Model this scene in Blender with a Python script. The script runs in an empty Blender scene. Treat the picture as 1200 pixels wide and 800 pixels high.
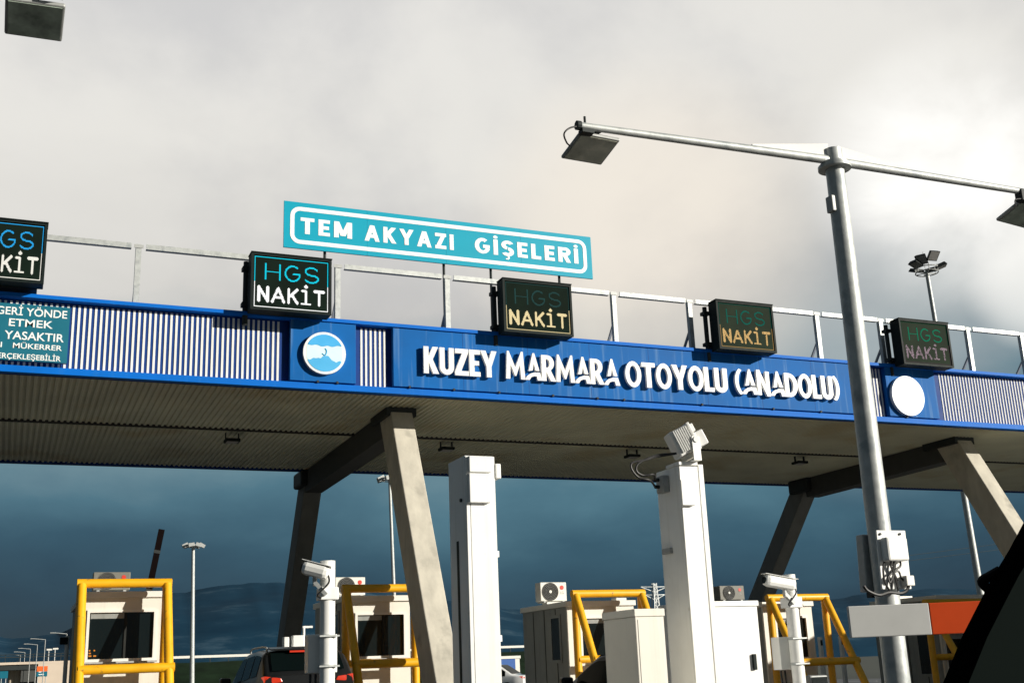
import bpy, math, random
from mathutils import Vector, Matrix, noise
random.seed(7)
S = bpy.context.scene
C = S.collection
rad = math.radians

# ------------------------------------------------------------------ camera
FPX = 1355.0                      # focal length in pixels of the 1200x800 photograph
EYE = 1.25
def nrm(v): return v.normalized()
dX = nrm(Vector((3250, 255, 1355)))                     # world X seen in camera axes (right, down, forward)
ROLL = 0.040
dZ = nrm(Vector((-ROLL, -1, (255 + 3250*ROLL)/1355)))
dY = dZ.cross(dX)
RIGHT = Vector((dX.x, dY.x, dZ.x)); DOWN = Vector((dX.y, dY.y, dZ.y)); FWD = Vector((dX.z, dY.z, dZ.z))
cam_d = bpy.data.cameras.new('camera'); cam = bpy.data.objects.new('camera', cam_d); C.objects.link(cam)
m = Matrix.Identity(4)
for i in range(3):
    m[i][0] = RIGHT[i]; m[i][1] = -DOWN[i]; m[i][2] = -FWD[i]
m[0][3], m[1][3], m[2][3] = 0, 0, EYE
cam.matrix_world = m
cam_d.sensor_width = 36; cam_d.lens = 36*FPX/1200
cam_d.clip_start = 0.05; cam_d.clip_end = 30000
S.camera = cam
CAM = Vector((0, 0, EYE))
def ray(px, py): return RIGHT*((px-600)/FPX) + DOWN*((py-400)/FPX) + FWD
def P(px, py, Y):                                       # point of the plane y = Y
    d = ray(px, py); return CAM + d*(Y/d.y)
def PX(px, py, X):
    d = ray(px, py); return CAM + d*(X/d.x)
def PZ(px, py, z):
    d = ray(px, py); return CAM + d*((z-EYE)/d.z)
def PD(px, py, dep): return CAM + ray(px, py)*dep

# ------------------------------------------------------------------ world, sun, exposure
SUN_AZ, SUN_EL = rad(47), rad(17)
sdir = Vector((math.sin(SUN_AZ)*math.cos(SUN_EL), -math.cos(SUN_AZ)*math.cos(SUN_EL), math.sin(SUN_EL)))
W = bpy.data.worlds.new('World'); S.world = W; W.use_nodes = True
nt = W.node_tree; nt.nodes.clear()
def N(t, **k):
    n = nt.nodes.new(t)
    for a, b in k.items():
        if a == 'inp':
            for i, v in b.items(): n.inputs[i].default_value = v
        else: setattr(n, a, b)
    return n
def L(a, b): nt.links.new(a, b)
tc = N('ShaderNodeTexCoord'); sep = N('ShaderNodeSeparateXYZ'); L(tc.outputs['Generated'], sep.inputs[0])
def math_n(op, a, b=None, clamp=False):
    n = N('ShaderNodeMath', operation=op, use_clamp=clamp)
    for i, v in enumerate((a, b)):
        if v is None: continue
        if isinstance(v, (int, float)): n.inputs[i].default_value = v
        else: L(v, n.inputs[i])
    return n.outputs[0]
def noise_n(scale, detail, vec, rough=.55, dist=0.0):
    mp = N('ShaderNodeMapping'); mp.inputs['Scale'].default_value = vec; L(tc.outputs['Generated'], mp.inputs[0])
    n = N('ShaderNodeTexNoise'); n.inputs['Scale'].default_value = scale; n.inputs['Detail'].default_value = detail
    n.inputs['Roughness'].default_value = rough; n.inputs['Distortion'].default_value = dist
    L(mp.outputs[0], n.inputs['Vector']); return n.outputs['Fac']
n1 = noise_n(2.2, 3, (1, 1, 2.4), .5, .0); n2 = noise_n(6, 6, (1, 1, 2.4), .55, .15)
elev = math_n('ADD', sep.outputs['Z'], math_n('MULTIPLY', math_n('SUBTRACT', n1, .5), .13))
elev = math_n('ADD', elev, math_n('MULTIPLY', math_n('SUBTRACT', n2, .5), .09))
ramp = N('ShaderNodeValToRGB'); L(math_n('DIVIDE', elev, .6), ramp.inputs[0])
cr = ramp.color_ramp
stops = [(0.0, (.003, .018, .038)), (.05/.6, (.006, .034, .068)), (.10/.6, (.022, .072, .115)), (.145/.6, (.060, .145, .197)),
         (.19/.6, (.15, .245, .285)), (.25/.6, (.36, .40, .405)), (.31/.6, (.58, .565, .54)), (.42/.6, (.69, .675, .645)), (1.0, (.70, .69, .675))]
cr.elements[0].position = 0; cr.elements[0].color = (*stops[0][1], 1)
cr.elements[1].position = 1; cr.elements[1].color = (*stops[-1][1], 1)
for p, c in stops[1:-1]:
    e = cr.elements.new(p); e.color = (*c, 1)
def spot(px, py, r0, r1):                                # smooth mask round one direction of the sky
    d = nrm(ray(px, py))
    vm = N('ShaderNodeVectorMath', operation='DOT_PRODUCT'); L(tc.outputs['Generated'], vm.inputs[0]); vm.inputs[1].default_value = d
    mr = N('ShaderNodeMapRange', interpolation_type='SMOOTHSTEP'); L(vm.outputs['Value'], mr.inputs[0])
    mr.inputs[1].default_value = math.cos(rad(r1)); mr.inputs[2].default_value = math.cos(rad(r0))
    return mr.outputs[0]
def mixc(fac, a, b, blend='MIX'):
    n = N('ShaderNodeMix', data_type='RGBA', blend_type=blend)
    if isinstance(fac, (int, float)): n.inputs[0].default_value = fac
    else: L(fac, n.inputs[0])
    for i, v in ((6, a), (7, b)):
        if isinstance(v, tuple): n.inputs[i].default_value = (*v, 1)
        else: L(v, n.inputs[i])
    return n.outputs[2]
n4 = noise_n(7.0, 5, (1, 1, 1.5), .55, .3)
n3 = noise_n(3.6, 7, (1, 1, 1.25), .52, .1)
patch = N('ShaderNodeMapRange', interpolation_type='SMOOTHSTEP'); L(n3, patch.inputs[0]); patch.inputs[1].default_value = .36; patch.inputs[2].default_value = .62
col = ramp.outputs[0]
col = mixc(math_n('MULTIPLY', spot(1000, 380, 1, 9), .5), col, (.33, .37, .395))        # blue-grey cloud low on the right
col = mixc(math_n('MULTIPLY', spot(760, 285, 1, 10), .7), col, (.80, .73, .64))       # warm cloud above the gantry
shade = mixc(patch.outputs[0], (.79, .795, .81), (1.0, .995, .975))
col = mixc(1.0, col, shade, 'MULTIPLY')
br = math_n('MULTIPLY', spot(1110, 200, .0, 7.0), math_n('ADD', math_n('MULTIPLY', n4, 2.2), -.42), True)
col = mixc(br, col, (.92, .905, .865))
br2 = math_n('MULTIPLY', spot(1215, 330, .2, 3.4), .6)
col = mixc(br2, col, (.95, .93, .88))
over = N('ShaderNodeMapRange', interpolation_type='SMOOTHSTEP'); L(sep.outputs['Z'], over.inputs[0]); over.inputs[1].default_value = .54; over.inputs[2].default_value = .80
col = mixc(over.outputs[0], col, (.085, .105, .125))                                     # sky overhead, out of view, darkened to cut ambient light
side = N('ShaderNodeMapRange', interpolation_type='SMOOTHSTEP'); L(sep.outputs['X'], side.inputs[0]); side.inputs[1].default_value = -.08; side.inputs[2].default_value = -.35
col = mixc(math_n('MULTIPLY', side.outputs[0], .93), col, (.035, .055, .070))             # unseen sky to the left darkened so shaded sides stay dark
back = N('ShaderNodeMapRange', interpolation_type='SMOOTHSTEP'); L(sep.outputs['Y'], back.inputs[0]); back.inputs[1].default_value = .30; back.inputs[2].default_value = -.15
col = mixc(math_n('MULTIPLY', back.outputs[0], .93), col, (.050, .070, .085))  # sky behind the camera darkened too, to keep the shade deep
bgc = N('ShaderNodeBackground'); L(col, bgc.inputs[0]); bgc.inputs[1].default_value = 1.0
sky = N('ShaderNodeTexSky', sky_type='NISHITA', sun_disc=False, sun_elevation=SUN_EL, sun_rotation=math.atan2(sdir.x, sdir.y))
bgs = N('ShaderNodeBackground'); L(sky.outputs[0], bgs.inputs[0]); bgs.inputs[1].default_value = .10
mx = N('ShaderNodeMixShader'); mx.inputs[0].default_value = .95; L(bgs.outputs[0], mx.inputs[1]); L(bgc.outputs[0], mx.inputs[2])
wo = N('ShaderNodeOutputWorld'); L(mx.outputs[0], wo.inputs[0])

sun_d = bpy.data.lights.new('sun', 'SUN'); sun_d.energy = 5.0; sun_d.angle = rad(.5); sun_d.color = (1, .945, .84)
sun = bpy.data.objects.new('sun', sun_d); C.objects.link(sun); sun.rotation_euler = sdir.to_track_quat('Z', 'Y').to_euler()
S.view_settings.view_transform = 'Standard'; S.view_settings.look = 'None'; S.view_settings.exposure = 0.28; S.view_settings.gamma = 1

# ------------------------------------------------------------------ materials
def mat(name, color, rough=.6, metal=0.0, var=.12, vscale=4.0, bump=0.0, bscale=60.0, spots=None, stretch=(1, 1, 1), streak=None, emit=None, coat=0.0, spec=None):
    """principled surface; var: tone noise; spots: (colour, scale, threshold); streak: (colour, amount) vertical dirt runs"""
    m = bpy.data.materials.new(name); m.use_nodes = True
    t = m.node_tree; b = t.nodes['Principled BSDF']
    def n(k): return t.nodes.new(k)
    tcn = n('ShaderNodeTexCoord'); mp = n('ShaderNodeMapping'); mp.inputs['Scale'].default_value = stretch
    t.links.new(tcn.outputs['Object'], mp.inputs[0])
    nz = n('ShaderNodeTexNoise'); nz.inputs['Scale'].default_value = vscale; nz.inputs['Detail'].default_value = 6; nz.inputs['Roughness'].default_value = .6
    t.links.new(mp.outputs[0], nz.inputs['Vector'])
    rm = n('ShaderNodeValToRGB'); e = rm.color_ramp.elements
    e[0].position = .3; e[1].position = .7
    e[0].color = (*[c*(1-var) for c in color], 1); e[1].color = (*[min(1, c*(1+var)) for c in color], 1)
    t.links.new(nz.outputs['Fac'], rm.inputs[0]); out = rm.outputs[0]
    def mask(scale, lo, hi, st):
        mp2 = n('ShaderNodeMapping'); mp2.inputs['Scale'].default_value = st; t.links.new(tcn.outputs['Object'], mp2.inputs[0])
        z = n('ShaderNodeTexNoise'); z.inputs['Scale'].default_value = scale; z.inputs['Detail'].default_value = 5; t.links.new(mp2.outputs[0], z.inputs['Vector'])
        mr = n('ShaderNodeMapRange'); mr.inputs[1].default_value = lo; mr.inputs[2].default_value = hi; t.links.new(z.outputs['Fac'], mr.inputs[0]); return mr.outputs[0]
    def over(fac, c, o, amt):
        mm = n('ShaderNodeMath'); mm.operation = 'MULTIPLY'; t.links.new(fac, mm.inputs[0]); mm.inputs[1].default_value = amt
        x = n('ShaderNodeMix'); x.data_type = 'RGBA'; t.links.new(mm.outputs[0], x.inputs[0]); t.links.new(o, x.inputs[6]); x.inputs[7].default_value = (*c, 1); return x.outputs[2]
    if spots: out = over(mask(spots[1], spots[2], spots[2]+.12, (1, 1, 1)), spots[0], out, .8)
    if streak: out = over(mask(9, .56, .72, (1, 1, .05)), streak[0], out, streak[1])
    t.links.new(out, b.inputs['Base Color'])
    rr = n('ShaderNodeMapRange'); rr.inputs[3].default_value = max(.03, rough-.08); rr.inputs[4].default_value = min(1, rough+.1)
    t.links.new(nz.outputs['Fac'], rr.inputs[0]); t.links.new(rr.outputs[0], b.inputs['Roughness'])
    b.inputs['Metallic'].default_value = metal
    if coat: b.inputs['Coat Weight'].default_value = coat; b.inputs['Coat Roughness'].default_value = .05
    if spec is not None: b.inputs['Specular IOR Level'].default_value = spec
    if emit: b.inputs['Emission Color'].default_value = (*emit[0], 1); b.inputs['Emission Strength'].default_value = emit[1]
    if bump:
        z = n('ShaderNodeTexNoise'); z.inputs['Scale'].default_value = bscale; z.inputs['Detail'].default_value = 4; t.links.new(tcn.outputs['Object'], z.inputs['Vector'])
        bm = n('ShaderNodeBump'); bm.inputs['Strength'].default_value = bump; bm.inputs['Distance'].default_value = .01
        t.links.new(z.outputs['Fac'], bm.inputs['Height']); t.links.new(bm.outputs[0], b.inputs['Normal'])
    return m
M = dict(
    blue=mat('blue_cladding', (.0, .135, .56), .55, var=.10, vscale=1.2, streak=((.04, .20, .50), .2), spec=.12),
    blue_panel=mat('blue_name_panel', (.002, .112, .38), .60, var=.12, vscale=1.0, streak=((.13, .26, .48), .5), spec=.12),
    blue_dark=mat('blue_backing', (.004, .040, .20), .6, var=.1, spec=.2),
    slat=mat('white_slat', (.78, .78, .76), .7, spec=.2, var=.06, vscale=1.5),
    soffit=mat('grey_soffit', (.60, .60, .47), .6, var=.12, vscale=.6, spots=((.50, .45, .30), .5, .56)),
    seam=mat('dark_seam', (.03, .03, .03), .8),
    roof=mat('roof_sheet', (.30, .30, .29), .6),
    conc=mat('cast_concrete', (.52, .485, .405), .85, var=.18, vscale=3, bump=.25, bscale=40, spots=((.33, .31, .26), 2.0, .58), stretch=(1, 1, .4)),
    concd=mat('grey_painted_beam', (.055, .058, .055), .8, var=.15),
    galv=mat('galvanised_steel', (.46, .48, .47), .5, metal=.3, var=.16, vscale=9, spots=((.28, .31, .32), 5, .56), bump=.08, bscale=50),
    galvd=mat('dull_galvanised', (.40, .41, .40), .55, metal=.3, var=.15, vscale=12),
    dsteel=mat('dark_steel', (.030, .036, .036), .6, metal=.1, var=.2, spec=.25),
    letter=mat('white_letter', (.84, .84, .82), .4, var=.03),
    teal=mat('turquoise_sheeting', (.0, .33, .47), .45, spec=.2, var=.05, vscale=1),
    teald=mat('dark_teal_sheeting', (.004, .135, .20), .4, var=.06, vscale=1),
    signw=mat('reflective_white', (.86, .88, .86), .4, var=.02),
    black=mat('black_housing', (.008, .014, .013), .6, var=.15, spec=.15),
    ledface=mat('display_face', (.006, .013, .009), .8, var=.25, vscale=2, spec=.06),
    ledface2=mat('dusty_display_face', (.018, .028, .018), .8, var=.25, vscale=2, spec=.08),
    white=mat('white_powder_coat', (.80, .80, .775), .45, var=.05, vscale=2, streak=((.56, .54, .47), .35), spots=((.55, .50, .42), 5, .70)),
    whitec=mat('white_plastic', (.80, .80, .77), .35, var=.03),
    booth=mat('cream_cladding', (.72, .69, .61), .5, var=.05, vscale=2, streak=((.5, .47, .40), .3)),
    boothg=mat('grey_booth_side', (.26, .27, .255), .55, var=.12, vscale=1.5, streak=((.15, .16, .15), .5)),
    trim=mat('pale_trim', (.76, .74, .68), .45, var=.04),
    glass=mat('dark_glass', (.006, .010, .011), .06, var=.0, spec=.35),
    carglass=mat('tinted_car_glass', (.003, .006, .006), .12, var=.0, spec=.015),
    yellow=mat('yellow_paint', (.84, .42, .006), .42, var=.10, vscale=3, spots=((.10, .07, .04), 9, .645), coat=.1),
    grille=mat('grille_dark', (.022, .024, .022), .6, spec=.2),
    conc2=mat('dark_weathered_concrete', (.15, .155, .145), .85, var=.14, vscale=3, bump=.25, bscale=40, stretch=(1, 1, .4)),  # canopy shade put into the colour of the rear legs
    acg=mat('dull_grey_casing', (.17, .165, .14), .55, var=.08),  # casing colour darkened to stand for shade on two units
    acw=mat('appliance_white', (.74, .72, .66), .45, var=.04),
    red=mat('red_badge', (.62, .05, .03), .4),
    greyp=mat('grey_print', (.35, .34, .33), .6),
    darkred=mat('dark_red_boom', (.006, .0035, .0035), .8, spec=.03, var=.2),
    boomw=mat('pale_grey_board', (.62, .62, .60), .7, spec=.15, var=.05),
    boomo=mat('orange_red_board', (.62, .065, .008), .6, spec=.15, var=.08),
    asphalt=mat('wet_asphalt', (.030, .031, .033), .55, var=.25, vscale=.8, bump=.2, bscale=30),
    kerb=mat('kerb_concrete', (.17, .168, .16), .8, var=.15),
    line=mat('lane_paint', (.7, .7, .68), .6),
    grass=mat('grass_slope', (.010, .021, .010), .95, spec=.05, var=.4, vscale=.4, bump=.5, bscale=3),
    bridge=mat('bridge_concrete', (.60, .50, .40), .85, var=.1, vscale=.2),
    mount=None,
    suv=mat('dark_car_paint', (.012, .013, .014), .30, var=.05, coat=.12, spec=.15),
    carw=mat('white_car_paint', (.80, .80, .79), .25, var=.02, coat=1.0),
    carb=mat('black_car_paint', (.008, .009, .010), .30, coat=.1, spec=.12),
    rubber=mat('tyre_rubber', (.02, .02, .02), .8),
    rim=mat('alloy_rim', (.5, .5, .5), .35, metal=.7),
    tail=mat('lit_tail_lamp', (.16, .004, .003), .25, emit=((1, .07, .02), .45)),
    cable=mat('black_cable', (.010, .010, .010), .5),
    trimblk=mat('black_car_trim', (.0025, .0025, .0025), .75, var=.1, spec=.1),
    trimgrn=mat('dark_trim_inner', (.008, .014, .012), .85, var=.1, spec=.1),
    lampglass=mat('lamp_glass', (.34, .40, .34), .16, var=.45, vscale=7),
    lampglass2=mat('dusty_lamp_glass', (.46, .47, .38), .3, var=.3, vscale=5, spots=((.75, .72, .60), 4, .56)),
    bluew=mat('blue_hut_paint', (.02, .10, .36), .6),
    orange=mat('orange_sign', (.80, .14, .02), .5),
    emb_top=mat('emblem_blue', (.05, .40, .78), .35, var=.04),
    emb_mid=mat('emblem_pale', (.62, .86, .90), .35, var=.04),
    emb_low=mat('emblem_low_blue', (.07, .42, .76), .35, var=.04),
)
def emis(name, color, s):
    return mat(name, tuple(c*.06 for c in color), .8, var=.05, emit=(color, s*.8), spec=0)

# ------------------------------------------------------------------ helpers
def wloc(o):
    v = Vector((0, 0, 0))
    while o is not None: v += o.location; o = o.parent
    return v
class MB:
    def __init__(s): s.v = []; s.f = []
    def add(s, v, f):
        k = len(s.v); s.v += [Vector(p) for p in v]; s.f += [tuple(i+k for i in q) for q in f]; return s
    def box(s, x0, x1, y0, y1, z0, z1, R=None, o=None):
        if x0 > x1: x0, x1 = x1, x0
        if y0 > y1: y0, y1 = y1, y0
        if z0 > z1: z0, z1 = z1, z0
        v = [Vector((x, y, z)) for x in (x0, x1) for y in (y0, y1) for z in (z0, z1)]
        if R is not None:
            o = Vector(o); v = [o + R @ (p-o) for p in v]
        return s.add(v, [(0, 1, 3, 2), (4, 6, 7, 5), (0, 4, 5, 1), (2, 3, 7, 6), (0, 2, 6, 4), (1, 5, 7, 3)])
    def hexa(s, a, b):                                  # two quads, matching corners
        v = list(a)+list(b); n = len(a)
        return s.add(v, [tuple(range(n))[::-1], tuple(range(n, 2*n))]+[(i, (i+1) % n, n+(i+1) % n, n+i) for i in range(n)])
    def beam(s, p0, p1, w, h, up=(0, 0, 1)):
        p0 = Vector(p0); p1 = Vector(p1); d = nrm(p1-p0); sd = nrm(d.cross(Vector(up))); u = sd.cross(d)
        q = lambda p: [p+sd*a*w/2+u*b*h/2 for a, b in ((-1, -1), (1, -1), (1, 1), (-1, 1))]
        return s.hexa(q(p0), q(p1))
    def cyl(s, p0, p1, r0, r1=None, n=16, caps=True):
        p0 = Vector(p0); p1 = Vector(p1); r1 = r0 if r1 is None else r1
        d = nrm(p1-p0); a = d.orthogonal().normalized(); b = d.cross(a)
        v = []
        for p, r in ((p0, r0), (p1, r1)):
            for i in range(n):
                t = 2*math.pi*i/n; v.append(p+a*math.cos(t)*r+b*math.sin(t)*r)
        f = [(i, (i+1) % n, n+(i+1) % n, n+i) for i in range(n)]
        if caps: f += [tuple(range(n))[::-1], tuple(range(n, 2*n))]
        return s.add(v, f)
    def tube(s, pts, r, n=8):
        pts = [Vector(p) for p in pts]; k = len(pts); v = []; prev = None
        for i, p in enumerate(pts):
            d = nrm(pts[min(i+1, k-1)]-pts[max(i-1, 0)])
            a = d.orthogonal().normalized() if prev is None else nrm(prev-d*prev.dot(d)); prev = a; b = d.cross(a)
            for j in range(n):
                t = 2*math.pi*j/n; v.append(p+a*math.cos(t)*r+b*math.sin(t)*r)
        f = [(i*n+j, i*n+(j+1) % n, (i+1)*n+(j+1) % n, (i+1)*n+j) for i in range(k-1) for j in range(n)]
        f += [tuple(range(n))[::-1], tuple(range((k-1)*n, k*n))]
        return s.add(v, f)
    def build(s, name, material, parent=None, smooth=False, bevel=0.0, angle=40):
        me = bpy.data.meshes.new(name); off = wloc(parent) if parent else Vector((0, 0, 0))
        me.from_pydata([p-off for p in s.v], [], s.f); me.update()
        me.materials.append(material)
        if smooth:
            me.polygons.foreach_set('use_smooth', [True]*len(me.polygons)); me.set_sharp_from_angle(angle=rad(angle))
        o = bpy.data.objects.new(name, me); C.objects.link(o)
        if parent: o.parent = parent
        if bevel:
            b = o.modifiers.new('bevel', 'BEVEL'); b.width = bevel; b.segments = 2; b.limit_method = 'ANGLE'; b.angle_limit = rad(50)
        return o
def spline(pts, n=8):                                   # Catmull-Rom through points
    pts = [Vector(p) for p in pts]; out = []
    for i in range(len(pts)-1):
        a, b, c, d = pts[max(i-1, 0)], pts[i], pts[i+1], pts[min(i+2, len(pts)-1)]
        for j in range(n):
            t = j/n
            out.append(.5*((2*b)+(c-a)*t+(2*a-5*b+4*c-d)*t*t+(3*b-a-3*c+d)*t*t*t))
    return out+[pts[-1]]
def tag(o, label=None, cat=None, group=None, kind=None):
    if label: o['label'] = label
    if cat: o['category'] = cat
    if group: o['group'] = group
    if kind: o['kind'] = kind
    return o
def thing(name, loc, label, cat, group=None):
    o = bpy.data.objects.new(name, None); C.objects.link(o); o.location = loc; o.empty_display_size = .2
    return tag(o, label, cat, group)

def curve_mesh(polys, extrude):
    """polys: closed 2-D outlines (holes allowed) -> (verts, faces) in x,z facing -y"""
    cu = bpy.data.curves.new('outline', 'CURVE'); cu.dimensions = '2D'; cu.fill_mode = 'BOTH'; cu.extrude = extrude
    for p in polys:
        sp = cu.splines.new('POLY'); sp.points.add(len(p)-1); sp.use_cyclic_u = True
        for i, (x, y) in enumerate(p): sp.points[i].co = (x, y, 0, 1)
    return eval_curve(cu)
def eval_curve(cu):
    o = bpy.data.objects.new('outline', cu); C.objects.link(o)
    dg = bpy.context.evaluated_depsgraph_get(); dg.update()
    me = bpy.data.meshes.new_from_object(o.evaluated_get(dg))
    v = [p.co.copy() for p in me.vertices]; f = [tuple(p.vertices) for p in me.polygons]
    bpy.data.objects.remove(o); bpy.data.meshes.remove(me); bpy.data.curves.remove(cu)
    return v, f
def text_mesh(body, bold=.0, extrude=.01, space=1.0):
    cu = bpy.data.curves.new('text', 'FONT'); cu.body = body; cu.size = 1; cu.offset = bold; cu.extrude = extrude; cu.space_character = space
    cu.resolution_u = 4
    return eval_curve(cu)
def place_text(mb, body, x0, x1, z0, z1, Y, bold=.02, thick=.006, space=1.0, cap=None):
    """fit text into x0..x1, baseline z0, cap height up to z1, front face at Y-thick"""
    v, f = text_mesh(body, bold, .5, space)
    xs = [p.x for p in v]; a, b = min(xs), max(xs)
    h = cap or .69
    out = [Vector((x0+(p.x-a)/(b-a)*(x1-x0), Y-(p.z+.5)*thick, z0+p.y/h*(z1-z0))) for p in v]
    mb.add(out, f)

# ------------------------------------------------------------------ ground, hills
g = MB(); R0 = 9000
g.add([(-R0, -R0, 0), (R0, -R0, 0), (R0, R0, 0), (-R0, R0, 0)], [(0, 1, 2, 3)])
gt = g.build('ground', mat('dark_earth', (.032, .038, .025), .9, var=.3, vscale=.05)); tag(gt, kind='structure')
r = MB(); r.add([(-14, -60, .004), (46, -60, .004), (46, 130, .004), (-14, 130, .004)], [(0, 1, 2, 3)])
tag(r.build('road', M['asphalt']), kind='structure')
ln = MB()
for k in range(-2, 8):
    for y in range(32, 120, 6): ln.box(4.4+5.3*k-.06, 4.4+5.3*k+.06, y, y+2.5, .004, .009)
tag(ln.build('lane_markings', M['line']), kind='structure')

def mount_mat():
    m = bpy.data.materials.new('wooded_mountain'); m.use_nodes = True; t = m.node_tree; b = t.nodes['Principled BSDF']
    tcn = t.nodes.new('ShaderNodeTexCoord'); mp = t.nodes.new('ShaderNodeMapping'); mp.inputs['Scale'].default_value = (.0012, .0012, .004); t.links.new(tcn.outputs['Object'], mp.inputs[0])
    z = t.nodes.new('ShaderNodeTexNoise'); z.inputs['Scale'].default_value = 3; z.inputs['Detail'].default_value = 9; z.inputs['Roughness'].default_value = .62; t.links.new(mp.outputs[0], z.inputs['Vector'])
    rm = t.nodes.new('ShaderNodeValToRGB'); e = rm.color_ramp.elements; t.links.new(z.outputs['Fac'], rm.inputs[0])
    e[0].position = .35; e[0].color = (.006, .033, .064, 1); e[1].position = .56; e[1].color = (.009, .042, .077, 1)  # distance haze put into the base colour as a blue tint
    x = e.new(.72); x.color = (.045, .090, .13, 1)
    t.links.new(rm.outputs[0], b.inputs['Base Color']); b.inputs['Roughness'].default_value = .95; b.inputs['Specular IOR Level'].default_value = .05
    return m
mm = MB(); ridge = [(-500, 752), (-200, 750), (0, 745), (60, 742), (120, 722), (200, 694), (300, 680), (400, 687), (520, 704), (640, 716), (800, 712), (950, 700), (1100, 690), (1300, 694), (1700, 700)]
def ridge_y(px):
    for (a, b), (c, d) in zip(ridge, ridge[1:]):
        if a <= px <= c:
            t = (px-a)/(c-a); t = t*t*(3-2*t); return b+(d-b)*t
    return 700
nx, ny = 240, 18
for i in range(nx):
    px = -500+2200*i/(nx-1)
    top = P(px, ridge_y(px)+5*noise.fractal(Vector((px*.012, 0, 0)), .9, 2.1, 6), 6500)
    for j in range(ny):
        t = j/(ny-1)
        y = 4300+2200*t; x = top.x*(.72+.28*t)
        s = t**.8
        h = top.z*s*(1+.22*(1-t)*noise.fractal(Vector((x*.0012, y*.0012, 3)), .9, 2.1, 6))
        mm.v.append(Vector((x, y, h-2)))
mm.f = [(i*ny+j, (i+1)*ny+j, (i+1)*ny+j+1, i*ny+j+1) for i in range(nx-1) for j in range(ny-1)]
tag(mm.build('hills', mount_mat(), smooth=True, angle=180), kind='structure')

# grass embankment with guard rail, far left
e = MB(); EY = 175
ztop = P(240, 775, EY).z
xa, xb = P(110, 775, EY).x, P(620, 775, EY).x
for i in range(41):
    x = xa+(xb-xa)*i/40
    for (yy, zz) in ((EY-14, 0), (EY-6, ztop*.55), (EY-1, ztop*.97), (EY+1, ztop), (EY+30, ztop)):
        e.v.append(Vector((x, yy, zz+.12*noise.noise(Vector((x*.3, yy*.4, 0))))))
e.f = [(i*5+j, (i+1)*5+j, (i+1)*5+j+1, i*5+j+1) for i in range(40) for j in range(4)]
tag(e.build('embankment', M['grass'], smooth=True), kind='structure')
gr = thing('guard_rail', (xa+8, EY+.5, ztop), 'white road guard rail along the top of the distant grass slope', 'guard rail')
b = MB(); b.beam((xa+8, EY+.3, ztop+.75), (xb, EY+.3, ztop+.75), .1, .34); b.build('rail', M['trim'], gr)
for k in range(30):
    x = xa+8+k*2.6; MB().box(x-.06, x+.06, EY+.4, EY+.52, ztop-.3, ztop+1.0).build('post', M['dsteel'], gr)

# ------------------------------------------------------------------ toll canopy
Y0 = 22.5
XL, XR = -7.0, 42.0
ZS = P(445, 462, Y0).z; ZT = P(445, 378.5, Y0).z; H = ZT-ZS
YB = 31.6
canopy = thing('toll_canopy', (7.5, 24, 0), 'wide toll roof with blue slatted fascia and ribbed underside on leaning concrete legs', 'toll canopy')
fx = lambda px, py=420, y=Y0: P(px, py, y).x
zl0, zl1 = ZS+.085*H, ZS+.93*H                                        # recess between bottom band and top lip
MB().box(XL, XR, Y0+.02, Y0+.10, ZS+.002, ZT-.01).build('fascia_backing', M['blue_dark'], canopy)
MB().box(XL, XR, Y0-.13, Y0+.019, ZS, zl0).build('bottom_band', M['blue'], canopy, bevel=.008)
tl = MB(); tl.add([(x, y, z) for x in (XL, XR) for (y, z) in ((Y0-.11, zl1), (Y0-.16, zl1+.004), (Y0-.16, ZT-.03), (Y0+.5, ZT+.03), (Y0+.5, ZT-.05), (Y0+.019, ZT-.06), (Y0+.019, zl1))],
       [(0, 1, 8, 7), (1, 2, 9, 8), (2, 3, 10, 9), (3, 4, 11, 10), (4, 5, 12, 11), (5, 6, 13, 12), (6, 0, 7, 13), (0, 6, 5, 4, 3, 2, 1), (7, 8, 9, 10, 11, 12, 13)])
tl.build('top_lip', M['blue'], canopy)
MB().box(XL, XR, Y0+.12, YB, ZS+.25, ZT-.08).build('roof_slab', M['roof'], canopy)
MB().box(XL, XR, YB-.05, YB+.12, ZS-.06, ZS+.9).build('rear_fascia', M['blue_dark'], canopy)
# ribbed underside in two runs, the rear one a little lower
YM = 26.7
def ribs(ya, yb, z):
    s = MB(); p = .125; n = int((XR-XL)/p)
    for i in range(n):
        x = XL+i*p
        for dx, dz in ((0, 0), (.045, 0), (.06, .032), (.11, .032)):
            s.v += [Vector((x+dx, ya, z+dz)), Vector((x+dx, yb, z+dz))]
    k = len(s.v)//2
    s.f = [(2*i, 2*i+1, 2*i+3, 2*i+2) for i in range(k-1)]
    return s.build('soffit', M['soffit'], canopy)
ribs(Y0+.02, YM, ZS+.02); ribs(YM+.03, YB-.05, ZS-.025)
MB().box(XL, XR, YM+.002, YM+.028, ZS-.02, ZS+.06).build('seam_strip', M['seam'], canopy)
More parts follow.
